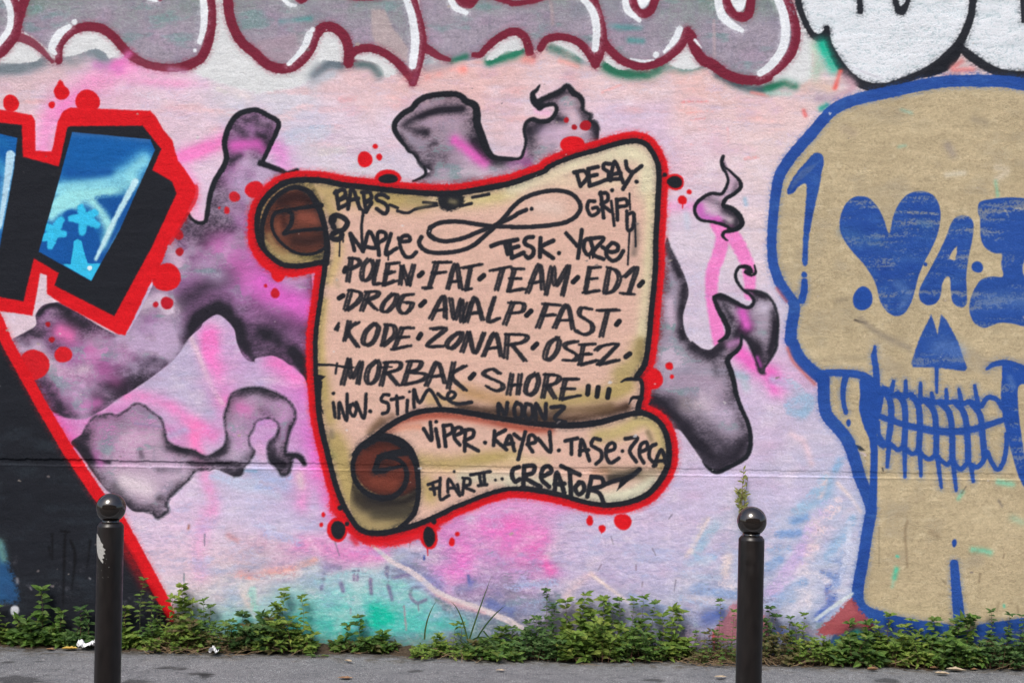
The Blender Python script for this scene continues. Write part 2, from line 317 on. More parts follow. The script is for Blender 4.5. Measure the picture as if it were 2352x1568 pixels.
line('21:1880,480 1935,600 1900,770 1845,920 1832,1080 1850,1260 1880,1420 1910,1568', [110, 108, 100, 98, 110], (238, 126, 198), 5, .92)
line('21:2000,560 2090,700 2160,850 2186,1000 2180,1140', [120, 108, 100, 80], (238, 126, 198), 5, .92)
i = 0
for s, w, c, o in [('33:560,-60 420,120 330,330 180,560 -40,830', 130, (206, 184, 226), .8), ('33:640,-80 520,60 430,260 380,420', 110, (230, 210, 214), .8), ('33:360,50 200,70', 54, (120, 156, 206), .85), ('33:280,190 90,205', 56, (110, 148, 202), .9), ('33:190,330 20,350', 60, (140, 172, 212), .8), ('33:110,430 -60,520', 70, (126, 160, 206), .8),
                   ('33:780,60 700,220 600,340 540,420', 70, (148, 182, 216), .85), ('33:700,360 620,420 560,440', 46, (130, 164, 208), .8), ('33:630,440 700,480 690,540', 40, (108, 138, 194), .8), ('33:500,560 620,590 640,660 580,690', 56, (112, 140, 196), .85), ('33:560,690 600,760 570,850 470,950', 64, (72, 100, 178), .9), ('33:330,640 180,720 60,800 -60,850', 80, (130, 164, 210), .8), ('33:240,800 60,850 -100,840', 50, (142, 174, 214), .7),
                   ('33:280,520 430,560 560,640', 50, (220, 214, 226), .8), ('33:260,690 360,730 380,860', 56, (222, 216, 226), .8), ('33:750,100 730,330 690,520 610,690', 40, (208, 214, 234), .8), ('32:520,1270 430,1400 300,1560', 100, (150, 186, 216), .8), ('32:400,1480 250,1560', 80, (158, 190, 218), .8), ('32:680,1080 620,1180', 50, (140, 178, 214), .8), ('32:180,580 380,520 340,660 200,640', 70, (150, 184, 212), .7), ('32:160,330 260,400 330,480', 50, (170, 194, 216), .7),
                   ('23:1860,120 1740,300 1690,380', 80, (160, 190, 214), .8), ('23:1700,430 1850,410', 60, (150, 180, 214), .8), ('23:1600,470 1800,460', 50, (165, 188, 218), .7), ('23:1580,560 1900,600', 60, (176, 196, 222), .6), ('23:1650,700 1850,720 2050,760', 80, (134, 160, 206), .8), ('23:1560,790 1800,840 2050,860', 60, (150, 176, 214), .7), ('23:1600,920 1800,960 1950,940', 80, (110, 130, 190), .8),
                   ('23:1780,60 1700,200 1640,350', 60, (226, 212, 210), .7), ('23:1980,330 1960,560', 90, (228, 212, 208), .7), ('23:1900,650 2050,700', 50, (224, 212, 212), .7), ('22:2200,900 2300,760 2351,640', 40, (216, 206, 226), .5), ('23:400,640 200,660 0,700', 70, (160, 176, 214), .7), ('23:300,820 100,860', 60, (150, 172, 208), .7), ('23:1100,780 1300,850 1450,900', 80, (150, 170, 212), .7), ('23:1200,900 1400,960', 60, (120, 140, 196), .7),
                   ('12:0,1230 160,1260 300,1240', 60, (168, 180, 220), .8), ('12:0,1330 150,1350', 50, (160, 176, 218), .7), ('02:1950,1250 2200,1280 2351,1270', 60, (184, 198, 226), .7), ('13:100,200 300,240 400,280', 70, (160, 170, 216), .7), ('13:0,100 160,150', 60, (196, 200, 228), .7), ('13:540,440 300,520 0,560', 60, (232, 170, 160), .7), ('03:2120,560 2351,590', 50, (236, 150, 140), .7), ('13:0,600 300,580 550,530', 60, (206, 208, 212), .8),
                   ('13:560,640 800,560 1100,540', 60, (150, 200, 205), .7), ('13:500,760 700,740 900,800', 80, (160, 206, 206), .7), ('13:420,880 600,900', 80, (140, 204, 198), .7), ('13:1180,620 1400,700', 60, (140, 206, 196), .7), ('03:2230,720 2300,860', 60, (216, 206, 200), .8), ('03:2290,760 2351,900', 50, (150, 212, 200), .8), ('13:480,940 700,960', 60, (120, 206, 196), .7),
                   ('20:1560,940 1800,930', 18, (226, 140, 140), .8), ('20:1600,1040 1850,1020', 16, (226, 160, 156), .8), ('20:1620,1100 1800,1090', 22, (230, 160, 160), .7), ('20:1640,1190 1780,1185', 16, (228, 150, 150), .8), ('20:1650,1330 1800,1320', 22, (230, 160, 160), .7), ('20:1980,1180 1990,1300', 20, (226, 160, 165), .6), ('20:2140,1460 2260,1440', 30, (228, 160, 160), .7), ('20:830,850 1000,780', 24, (230, 170, 170), .7), ('20:1700,700 1900,760', 60, (236, 206, 200), .6),
                   ('10:780,920 900,900', 60, (220, 170, 176), .7), ('10:600,1010 850,990', 60, (226, 190, 196), .6), ('10:300,1300 600,1260', 70, (206, 208, 222), .7), ('10:500,1170 700,1160', 30, (190, 204, 226), .7), ('10:600,1400 800,1380', 60, (220, 212, 210), .7), ('00:1250,850 1500,900', 60, (214, 206, 222), .6), ('00:1500,950 1900,1000', 80, (226, 200, 206), .6), ('00:2000,820 2200,900', 40, (214, 208, 204), .7)]:
    i += 1; dry(s, w, c, o, 8 if w > 40 else 4, i)

# the foot of the wall is rougher: paint catches on the ridges and misses the hollows
low = np.clip((np.arange(PH, dtype=np.float32)[:, None] + PY0 - 1080) / 180, .25, 1) * np.ones((1, PW), np.float32)
F1 = fbm(14, 5, 141, 3); F1 = np.clip((F1 - .5) / (F1.std() * 4) + .5, 0, 1); F2 = fbm(9, 4, 151, 2); F2 = np.clip((F2 - .5) / (F2.std() * 4) + .5, 0, 1)
put((0, PW, 0, PH), low * np.clip((F1 * .6 + F2 * .4 - .56) * 5, 0, 1), (230, 228, 236), .2, .5)
put((0, PW, 0, PH), low * np.clip((.44 - F1 * .55 - F2 * .45) * 5, 0, 1), (118, 128, 168), .2, .5)
put((0, PW, 0, PH), low * np.clip((fbm(60, 20, 161) - .55) * 4, 0, 1), (150, 172, 212), .35, .8)
put((0, PW, 0, PH), low * np.clip((fbm(46, 26, 171) - .57) * 4, 0, 1), (234, 218, 224), .3, .8)
# ---- smoke clouds
smoke("""01:2000,0 00:2075,1450 2062,1320 2090,1200 2140,1100 2220,1040 2351,1012 10:100,1060 205,1120 190,1200 140,1300 80,1440 45,1510 230,1560 11:420,200 480,700 520,1100 525,1568
 12:505,100 495,300 480,395 440,320 370,230 310,215 250,170 160,130 80,140 0,152 02:2330,185 2270,170 2220,110 2190,40 01:2170,1540 2150,1450 2080,1370 2010,1320 1960,1330 1870,1390 1840,1440 1750,1520
 02:1700,10 1650,100 1560,200 1400,320 1280,400 1180,470 1080,520 1000,590 900,650 770,710 610,700 540,660 480,640 400,520 300,360 150,100 80,-20 01:100,1550 240,1480 330,1420 330,1320 390,1240 480,1215 560,1215 690,1290
 1100,1510 1250,1360 1400,1060 1490,830 1560,640 1650,490 1720,395 1760,440 1820,482 1885,470 1905,380 1930,230 1970,100""", (156, 104, 158), .88, dark_op=.62, k=16, base=.4, pale=(186, 166, 196))
CL1 = mask("01:1650,490 1720,395 1820,482 1890,470 1930,230 2000,0 00:2062,1320 2140,1100 2351,1012 10:205,1120 45,1510 230,1560 11:420,200 520,1100 525,1568 12:505,100 480,395 440,320 310,215 160,130 0,152 02:2330,185 2190,40 01:2150,1450 2010,1320 1870,1390 1750,1520 02:1650,100 1400,320 1180,470 900,650 770,710 610,700 480,640 300,360 80,-20 01:100,1550 330,1420 330,1320 480,1215 690,1290 1100,1510 1400,1060 1560,640", 4)
DK = (40, 38, 48)
for s, w, o in [('01:1700,470 1780,560 1880,640', 120, .7), ('01:1960,280 1990,420 1950,560', 110, .5), ('01:2000,480 2100,500', 90, .35), ('01:1650,1230 1900,1050 2200,900', 170, .45), ('01:2000,1270 1850,1350 1760,1440 1660,1530 02:1500,160 1300,300', 130, .9),
                ('01:2080,1310 2200,1450 2250,1560', 130, .8), ('02:2230,0 2280,90 2330,150', 70, .8), ('11:40,1500 200,1568 12:150,80', 180, .7), ('12:330,100 420,200 470,330', 110, .9), ('12:20,60 100,100', 120, .5), ('11:350,1350 450,1450', 160, .4), ('11:60,1300 250,1400', 120, .3),
                ('02:1280,330 1050,440 900,500', 120, .8), ('02:1500,120 1350,220', 130, .7), ('02:500,480 560,600 620,660', 110, .85), ('02:430,380 500,460', 90, .6), ('02:640,690 780,690 900,620', 50, .7), ('02:960,560 1080,490', 60, .7), ('02:850,420 1000,400 1120,400', 90, .6), ('02:1100,260 1250,180', 100, .4), ('02:700,480 760,420', 120, .45),
                ('01:360,1300 420,1240 520,1230 620,1300', 60, .8), ('01:560,1290 680,1380 760,1420', 100, .6), ('01:140,1540 260,1490 350,1500', 90, .7), ('02:180,20 260,20', 60, .5), ('01:1500,1300 1600,1350', 90, .35), ('00:2180,1190 2260,1240', 60, .5), ('00:2260,1110 2351,1080', 60, .5),
                ('10:20,1140 120,1160', 60, .6), ('10:20,1240 80,1260', 60, .6), ('00:2120,1480 2200,1440', 60, .5)]:
    spray(s, w, DK, o, clip=CL1, blot=.5, grain=1.3)
for s, w, c, o in [('01:2000,700 2150,800 2300,950', 190, (214, 110, 192), .6), ('11:60,1050 260,1150 420,1250', 220, (216, 104, 198), .75), ('00:2150,1340 2330,1330', 80, (205, 96, 180), .7), ('10:20,1330 60,1380', 70, (190, 90, 170), .6), ('01:1250,1250 1450,1180 1550,1300', 150, (206, 190, 208), .8), ('01:1560,700 1640,850', 90, (214, 190, 200), .7),
                   ('01:560,1480 650,1520', 110, (214, 110, 170), .7), ('02:850,80 1000,60 1150,120', 130, (205, 105, 165), .55), ('02:640,300 800,260', 110, (196, 180, 192), .6), ('02:950,260 1060,340', 120, (170, 90, 150), .5), ('02:760,600 900,560', 70, (196, 96, 170), .7), ('02:350,60 500,300', 90, (214, 200, 210), .5),
                   ('01:2200,100 2250,200', 120, (190, 170, 208), .6), ('01:2330,620 2351,760', 120, (206, 120, 200), .5), ('01:1880,900 2000,960', 120, (176, 160, 190), .5), ('11:300,1000 400,1050', 80, (190, 170, 200), .5), ('02:480,200 560,260', 80, (210, 190, 205), .6), ('00:2250,1490 2330,1520', 60, (200, 180, 212), .5)]:
    spray(s, w, c, o, clip=CL1, blot=.4)
line("01:1650,490 1690,430 1725,395 1760,440 1820,478 1885,468 1905,380 1930,230 1975,90 00:2040,1560 2080,1450 2062,1320 2090,1200 2150,1090 2230,1035 2351,1012 10:110,1062 205,1125 185,1220 130,1340 60,1490", [20, 26, 40, 44, 44, 40, 34], BLK, 2.2)
line("10:40,1500 110,1525 230,1568 11:290,22 380,-8", [50, 40, 30], BLK, 3)
# upper cloud
S2 = """10:1600,1568 1500,1500 1440,1410 1400,1390 1370,1340 1330,1290 1290,1230 1270,1170 1290,1110 1360,1040 1430,1000 1490,930 1570,890 1680,870 1820,865 1890,890 1930,930 2010,970 2030,1050 2030,1130 2080,1270 2130,1390 2200,1450 2351,1460
 20:80,1450 110,1380 125,1300 110,1200 130,1130 190,1095 250,1115 330,1110 390,1060 410,1000 380,960 300,970 250,985 200,930 270,920 350,880 440,840 500,790 550,830 600,880 650,930 650,1000 720,1050 730,1100 790,1150 790,1290 700,1340 500,1430 300,1530 21:0,60 11:1900,130 1700,135 1500,110 1440,92 1560,30"""
smoke(S2, (176, 152, 172), .75, dark_op=.55, k=14, base=.2)
CL2 = mask(S2, 4)
for s, w, o in [('10:1360,1150 1480,1080 1650,1020 1900,1000', 60, .75), ('10:1420,1190 1560,1220', 70, .6), ('10:1310,1260 1400,1380 1480,1480 1560,1560', 70, .85), ('10:1600,1340 1650,1310', 40, .4), ('10:1600,1430 1720,1440', 70, .35), ('10:2030,1300 2120,1420 2250,1490 2351,1490', 110, .9), ('10:2020,1100 2050,1260', 60, .5),
                ('20:160,1200 180,1300 160,1420', 80, .85), ('20:0,1490 120,1500', 90, .6), ('20:250,1150 200,1250', 90, .7), ('20:430,1090 480,1100', 60, .8), ('20:340,900 460,860 560,860', 50, .7), ('20:700,1050 740,1130 790,1250', 90, .85), ('20:600,950 660,1080', 50, .5), ('20:300,930 260,1000', 40, .5), ('11:1560,30 1800,80 2000,60', 80, .25), ('10:1560,1568 1600,1500', 60, .5)]:
    spray(s, w, DK, o, clip=CL2, blot=.4, grain=1.3)
for s, w, c, o in [('10:1830,1290 1950,1380 2100,1510', 80, (226, 96, 190), .85), ('20:60,1330 90,1400 60,1450', 60, (222, 110, 196), .6), ('20:0,1530 150,1500', 80, (180, 90, 170), .6), ('20:300,1220 450,1250', 120, (190, 166, 196), .5), ('20:500,900 600,960', 60, (200, 175, 185), .5), ('20:230,1020 330,1040', 50, (238, 180, 214), .7), ('21:50,-20 11:1700,40', 90, (206, 196, 206), .5)]:
    spray(s, w, c, o, clip=CL2 if w > 50 else None)
line("10:1500,1480 1440,1410 1400,1390 1370,1340 1330,1290 1290,1230 1270,1170 1290,1110 1360,1040 1430,1000 1490,930 1570,890 1680,870 1820,865 1890,890 1930,930 2010,970 2030,1050 2030,1130 2080,1270 2130,1390 2200,1450 2351,1462", [14, 26, 44, 46, 46, 48, 62, 64, 30], BLK, 2.2)
line("10:2200,1455 2351,1462 20:80,1448 110,1380 128,1300 112,1200 130,1130 190,1095 250,1115 330,1110 390,1060 410,1000 380,960 300,970 250,985", [26, 24, 26, 34, 40, 30, 40], BLK, 2.4)
line("20:255,985 205,930 190,865 225,830 255,785", [60, 60, 40, 30, 14], BLK, 2.4); line("20:230,950 300,905 440,840 505,795 560,850 620,890 650,940 650,1000", [50, 40, 44, 56, 44, 30], BLK, 3.2); line("20:650,1000 690,1040 725,1060 715,1110 770,1130 795,1190", [22, 40, 30], BLK, 4, .8)
line("10:1480,1440 1500,1500 1560,1568", [20, 30, 20], BLK, 3, .8); line("11:1545,-40 1560,20 1530,60 1440,97", [20, 28, 14], BLK, 2)
# lower left cloud
S3 = """02:655,925 750,850 800,780 850,700 950,670 1010,660 1080,675 1160,630 1230,575 1270,570 1330,590 1400,650 1480,710 1510,800 1530,890 1560,930 1650,970 1780,1000 1900,1050 2000,1000 2060,950 2080,870 2070,780 2060,680 2090,580 2130,480 2230,435 2351,420
 12:100,440 200,480 290,540 350,620 362,700 320,800 290,900 270,1010 300,1030 380,1035 430,1070 452,1120 430,1130 370,1070 330,1080 320,1150 290,1220 230,1222 200,1170 130,1100 110,1020 120,930 180,870 210,790 190,740 140,710 80,705 20,730
 02:2350,760 2330,800 2290,880 2300,960 2340,1010 2300,1090 2240,1160 2220,1220 2150,1235 2080,1210 1980,1170 1920,1190 1880,1165 1800,1190 1740,1260 1650,1350 1560,1430 1530,1490 1545,1550 03:1520,10 1450,52 1400,10 02:1390,1560 1240,1560 1160,1500 1100,1420 1000,1380 950,1330 850,1200 720,1010"""
smoke(S3, (176, 152, 176), .72, dark_op=.8, k=13, base=.12)
CL3 = mask(S3, 4)
for s, w, o in [('02:700,930 760,980 820,1080', 110, .75), ('02:820,780 780,880', 90, .7), ('02:850,720 1000,690 1100,690', 60, .6), ('02:1270,590 1350,640', 60, .5), ('02:1480,740 1530,900', 50, .6), ('02:1560,970 1750,1020 1900,1080 2050,1000', 60, .75), ('02:830,1100 1000,1110', 26, .6), ('02:1740,1120 1900,1125 2050,1120 2200,1130', 44, .95),
                ('02:1100,1370 1060,1320', 70, .5), ('02:1180,1500 1300,1568 1450,1560', 90, .55), ('02:1640,1330 1540,1430 1460,1440', 50, .55), ('02:1290,1010 1300,1050', 40, .5), ('02:1460,1180 1650,1180', 40, .35), ('02:2100,1180 2160,1220 2200,1180', 80, .8), ('02:2090,900 2080,980 1990,1040', 50, .6), ('02:2250,1080 2320,1020', 60, .5), ('02:2140,500 2351,450 12:200,520', 60, .5),
                ('12:340,640 330,750 290,870', 50, .7), ('12:190,780 190,860 130,940', 50, .8), ('12:140,1000 160,1080 240,1130', 80, .85), ('12:280,1040 400,1050 440,1110', 36, .7), ('12:60,620 120,660', 80, .4)]:
    spray(s, w, DK, o, clip=CL3, blot=.4, grain=1.3)
for s, w, c, o in [('02:2200,600 2300,650', 100, (206, 110, 176), .55), ('12:270,620 240,760 260,880', 60, (206, 150, 206), .5), ('02:1200,900 1400,850', 160, (206, 190, 204), .5), ('02:1150,1280 1350,1350', 150, (220, 206, 216), .6), ('02:2170,860 2200,960', 60, (196, 130, 186), .5), ('02:880,1010 920,1120', 60, (190, 110, 176), .5), ('02:1240,750 1480,780', 18, (120, 140, 180), .7)]:
    spray(s, w, c, o, clip=CL3, blot=.3)
for s, w in [("02:750,860 850,700 950,672 1010,662 1080,676 1160,632 1230,577 1270,570 1330,590 1400,650 1480,712 1510,800 1530,890 1560,930 1650,970 1780,1000 1900,1050 2000,1000 2060,950 2080,870 2070,780 2060,680 2090,580 2130,480 2230,435 2351,420 12:100,440 200,480 290,540 350,620 362,700 320,800 290,900 270,1010", [8, 14, 16, 18, 16, 20, 18, 22, 26, 26]),
             ("12:270,1015 300,1030 380,1035 430,1070 452,1130 430,1135", [24, 36, 34, 14]), ("12:400,1065 340,1075 320,1150 290,1220 230,1222 200,1170 130,1100 108,1020 120,930 180,870 210,790 190,740 140,710 80,705 0,735 02:2330,800 2290,880 2300,960 2340,1010 2300,1090 2240,1160 2220,1220 2150,1235", [16, 22, 26, 24, 20, 16, 12, 14, 14, 14, 18]), ("02:1900,1170 1800,1190 1740,1260 1650,1350 1560,1430 1530,1490 1545,1550 03:1520,10 1450,52 1400,10 02:1330,1560", [26, 16, 18, 30, 34, 22, 12])]:
    line(s, [q * .8 for q in w], BLK, 5, .8)
# right hand cloud
S4 = """21:1420,620 1460,720 1530,850 1590,980 1622,1120 1590,1250 1570,1350 1590,1480 1640,1568 22:1660,0 1740,60 1820,75 1880,30 1950,-40 21:2000,1420 1940,1340 1900,1280 1860,1190 1850,1150 1900,1140 2000,1180 2100,1240 2160,1260 2215,1230 2222,1170 2180,1110 2260,1110 2351,1150
 31:60,1240 92,1350 95,1450 80,1568 32:80,50 30,150 -20,230 22:2320,290 2280,290 2250,200 2210,100 2160,0 2110,-30 2100,50 2060,90 2010,130 1980,180 2020,280 2040,380 2060,480 2100,600 2160,730 2192,850 2190,970 2150,1060 2060,1120 1960,1170 1880,1205 1800,1160 1740,1080 1670,980 1600,880 1540,810 1470,790 1420,720 1360,650 1280,610 1220,600 1230,300 1320,0 21:1340,1300 1370,900"""
smoke(S4, (170, 154, 174), .75, dark_op=.6, k=14, base=.1)
CL4 = mask(S4, 4)
for s, w, o in [('21:1410,680 1480,820 1540,960', 60, .75), ('21:1590,1050 1560,1250 1540,1400 1570,1530', 70, .75), ('21:1400,950 1420,1100', 60, .3), ('22:1660,50 1800,120 1920,60', 90, .6), ('22:1850,150 1880,300', 60, .25), ('22:1290,560 1380,600 1500,700 1600,820', 130, .95), ('22:1420,560 1600,560', 110, .55), ('22:1600,850 1720,950 1800,1080 1900,1150', 160, .85), ('22:1900,1100 2050,1050 2150,900', 150, .6), ('22:1720,700 1850,860 1980,960', 130, .45),
                ('22:2050,600 2120,750', 90, .5), ('22:1900,560 2050,520', 100, .35), ('21:1880,1160 2000,1180 2120,1240', 50, .85), ('21:2230,1120 2351,1170', 50, .85), ('21:2140,1440 2100,1520 22:2130,-10 2210,60', 110, .9), ('31:50,1300 70,1440 50,1568 32:20,100', 60, .8), ('22:2220,130 2280,260', 70, .7), ('22:2260,60 2320,200', 80, .5), ('21:1950,1240 2020,1360', 50, .5), ('21:2200,1200 2240,1180', 40, .5), ('22:1960,30 2060,30', 60, .35)]:
    spray(s, w, DK, o, clip=CL4, blot=.35, grain=1.3)
for s, w, c, o in [('21:2120,1300 2160,1420', 80, (206, 96, 186), .8), ('21:2180,1140 2150,1190', 40, (226, 130, 200), .8), ('22:2000,30 2080,0', 50, (196, 130, 190), .6), ('22:1600,560 1780,600', 120, (200, 186, 190), .45), ('22:1340,150 1500,180', 120, (200, 184, 204), .45), ('22:2250,150 2280,220', 30, (190, 80, 180), .6), ('21:1440,1200 1480,1400', 80, (214, 190, 212), .5)]:
    spray(s, w, c, o, clip=CL4, blot=.2)
line("22:2110,-60 2100,40 2060,90 2010,130 1980,180 2015,280 2040,380 2060,480 2100,600 2160,730 2190,850 2188,970 2150,1060 2060,1120 1960,1170 1880,1202 1800,1160 1750,1100", [20, 34, 42, 44, 40, 34, 36, 38, 34, 30, 10], BLK, 2.4)
line("21:1900,1568 1970,1520 1985,1450 1945,1360 1900,1280 1862,1190 1855,1160", [20, 48, 44, 34, 26], BLK, 2.2); line("21:1860,1155 1920,1140 2030,1190 2130,1248 2190,1250 2222,1195 2190,1140 2120,1090 2065,1010 2055,945 2085,890 2140,880 2185,905 2195,950", [26, 30, 30, 28, 26, 24, 26, 26, 44, 40], BLK, 2.4); line("21:2150,930 2200,955 2238,935 2228,870", [36, 28, 14], BLK, 2)
line("21:2150,1100 2260,1108 2351,1150 31:60,1235 90,1350 92,1450 82,1568 32:75,60 30,150 -20,225", [24, 26, 20, 24, 26, 24, 14], BLK, 3, .9); line("22:2105,-60 2160,0 2210,100 2250,200 2275,280 2320,292", [14, 24, 26], BLK, 4, .7)
line("21:1425,630 1470,740 1540,870", [8, 16, 6], BLK, 5, .6)
# little flame
S5 = """20:1935,1440 1930,1500 21:1960,20 1985,90 1960,170 1920,215 1830,210 1750,250 1690,310 1680,380 1730,450 1850,470 1950,500 2020,545 2080,520 2110,480 2090,410 2020,350 1950,320 1965,260 2040,210 2100,150 2090,90 2050,50 2000,0"""
smoke(S5, (196, 150, 190), .5, dark_op=.5, k=5, base=.1)
CL5 = mask(S5, 3)
for s, w, c, o in [('21:1720,330 1760,420 1900,470', 70, (196, 90, 186), .8), ('21:1960,360 2060,420 2060,500', 70, DK, .9), ('21:1780,250 1900,300', 60, DK, .4), ('21:2060,120 2040,190', 40, DK, .4), ('21:1950,470 2020,520', 40, DK, .6)]:
    spray(s, w, c, o, clip=CL5)
line("20:1940,1440 1925,1490 1940,1555 21:1965,20 1985,90 1960,170 1918,215 1830,210 1750,250 1690,310 1680,380 1730,450 1850,472 1950,500 2020,545", [30, 26, 22, 28, 28, 30, 28, 24, 30], BLK, 2); line("20:1935,1490 1960,1540 21:2000,0 2050,50 2090,90 2102,150 2045,210 1965,260 1945,320 2020,350 2085,410 2112,480 2080,525 2020,550 1955,562 1935,595 1960,630 1982,642", [14, 20, 24, 34, 30, 36, 44, 46, 40, 30, 26, 10], BLK, 2)
for s, c in [('20:500,1105,24,26 572,1170,26 675,1155,52,48', DRED), ('20:555,1335,110,88', RED)]: dots(s, c)

# ---- silver letters with maroon outline along the top
LET = 1
GRY = (157, 149, 163)
top = '00:-900,640 -400,620 0,590 120,600 330,570 480,540 560,560 620,540 800,470 900,450 960,500 1010,540 1200,560 1700,640 1900,720 2100,790 2351,850 10:0,855 200,835 400,790 480,750 560,640 640,590 820,560 900,540 1080,580 1160,700 1250,690 1400,620 1560,600 1800,560 2100,550 2180,560 2351,470 20:100,480 300,400 460,460 700,590 850,600 950,640 1150,650 1400,600 1600,650 1740,620 1950,740 2150,790 2351,790 30:150,740 250,790 330,780 400,680 410,400 380,320 300,120 200,-100 100,-1500 -2000,-1500 00:-900,-1500'
p_ = P(top)
fill(p_, (214, 218, 220), 6, 1, True, 1.2, LET)
LTOP = []
for s in ['00:-900,-1400 60,-1400 90,-40 130,230 60,400 -60,470 -500,500 -900,400',
          '00:180,-1200 200,0 185,250 300,340 400,420 500,500 560,360 680,250 800,220 940,245 1080,360 1200,490 1420,590 1700,590 1850,500 1910,300 1920,0 1900,-1200',
          '00:2080,-1200 2100,0 2140,270 2230,400 2351,500 10:100,590 220,630 400,560 500,450 560,300 690,235 800,290 850,400 870,470 960,430 1100,440 1290,560 1420,690 1500,500 1520,350 1480,150 1430,0 1400,-1200',
          '10:1500,-1200 1500,0 1560,300 1540,420 1700,520 1900,560 2060,520 2200,370 2351,290 20:60,290 130,340 180,460 260,440 340,350 480,340 640,400 760,540 820,400 810,200 740,0 700,-1200',
          '20:750,-1200 790,0 840,250 870,390 1000,550 1150,605 1300,590 1480,480 1600,290 1680,420 1850,600 2050,710 2250,735 30:0,690 150,560 230,400 240,200 170,0 0,-1200']:
    fill(s, GRY, 3, 1, True, .8, LET)
    LTOP.append(s)
LM = (np.abs(CAN - np.array(GRY, np.float32)).sum(2) < 60).astype(np.float32)
Yr = np.arange(PH, dtype=np.float32)[:, None] + PY0
put((0, PW, 0, PH), np.clip((75 - Yr) / 110 + (BLOT - .5) * .9, 0, 1) * np.ones((1, PW), np.float32), (116, 140, 130), .75, .8, None, LM)
put((0, PW, 0, PH), np.clip((fbm(70, 40, 61) - .52) * 3, 0, 1), (160, 138, 162), .6, .8, None, LM)
put((0, PW, 0, PH), np.clip((fbm(60, 26, 65) - .6) * 5, 0, 1), (100, 150, 145), .5, .9, None, LM)
put((0, PW, 0, PH), np.clip((fbm(80, 60, 69) - .56) * 3, 0, 1), (124, 124, 144), .55, .8, None, LM)
put((0, PW, 0, PH), np.clip((fbm(9, 26, 71) - .52) * 3, 0, 1), (130, 126, 148), .35, .8, None, LM); put((0, PW, 0, PH), np.clip((GRAIN - .6) * 3, 0, 1), (182, 174, 190), .3, .5, None, LM); put((0, PW, 0, PH), np.clip((.38 - GRAIN) * 3, 0, 1), (112, 110, 124), .3, .5, None, LM)
fill('10:1060,90 1180,90 1260,260 1400,440 1390,580 1100,410 1060,300', (182, 166, 166), 5, .8, False); fill('10:0,390 200,350 440,310 400,450 300,560 200,570 60,520', (168, 148, 160), 6, .6)
for s in ['10:230,200 500,170', '20:1080,370 1200,380', '20:900,240 1180,260']: spray(s, 40, (80, 150, 150), .5, blot=.5)
line('20:360,30 375,220', 26, (186, 160, 160), 5, .5); line('20:1855,190 1860,520', 22, (190, 168, 172), 4, .6)
# shadow-coloured under-spray along the lower rim
for s, w, c, o in [('00:0,630 200,620 400,560', 98, (120, 132, 140), .8), ('00:600,540 780,510 880,490 960,560', 125, (120, 134, 142), .85), ('00:880,600 1100,640', 60, (206, 120, 190), .6), ('10:540,700 650,600 780,590', 84, (105, 118, 128), .8), ('10:900,580 1050,600 1130,680', 70, (86, 110, 112), .8), ('10:1280,630 1340,680', 50, (120, 140, 142), .7), ('10:1580,560 1560,640 1750,600', 84, (120, 130, 144), .7), ('10:520,760 700,680', 70, (185, 190, 200), .6),
                    ('10:1800,560 1930,520', 44, (50, 116, 96), .9), ('10:2140,570 2351,510 20:20,500 90,480', 60, (44, 124, 98), .9), ('20:360,440 480,490 620,550', 70, (60, 112, 98), .9), ('20:640,560 700,590 830,600', 30, (150, 160, 170), .7), ('20:860,610 960,650 1100,680 1260,680 1380,620', 78, (46, 112, 88), .95), ('20:1400,610 1560,640 1760,600', 61, (90, 130, 124), .7), ('20:1900,680 2050,760 2200,810 2351,830', 70, (70, 100, 104), .8), ('30:0,815 140,770 250,790', 61, (40, 116, 90), .9)]:
    spray(s, w, c, o, blot=.35, grain=1.4)
for s in ['00:580,520 600,400 690,310 790,285 900,310 1020,400 1100,470 1010,540 960,480 860,450 720,500', '00:0,570 80,450 170,390 280,430 370,500 340,560 180,580', '10:580,570 570,430 620,350 700,320 780,370 820,470 815,570 700,560 620,550', '10:900,540 970,500 1060,500 1180,540 1285,610 1265,680 1190,715 1170,640 1090,580 980,555',
          '10:2110,550 2200,450 2351,355 20:40,340 110,400 100,450 0,470 10:2300,470 2200,540', '20:380,390 500,380 620,430 705,510 700,575 600,510 480,440', '20:850,460 960,560 1100,625 1000,640 900,600 840,540', '20:1600,440 1680,550 1735,610 1600,640 1450,590 1540,520']:
    fill(s, (216, 220, 222), 2.5, .97, True, 1.2, LET)
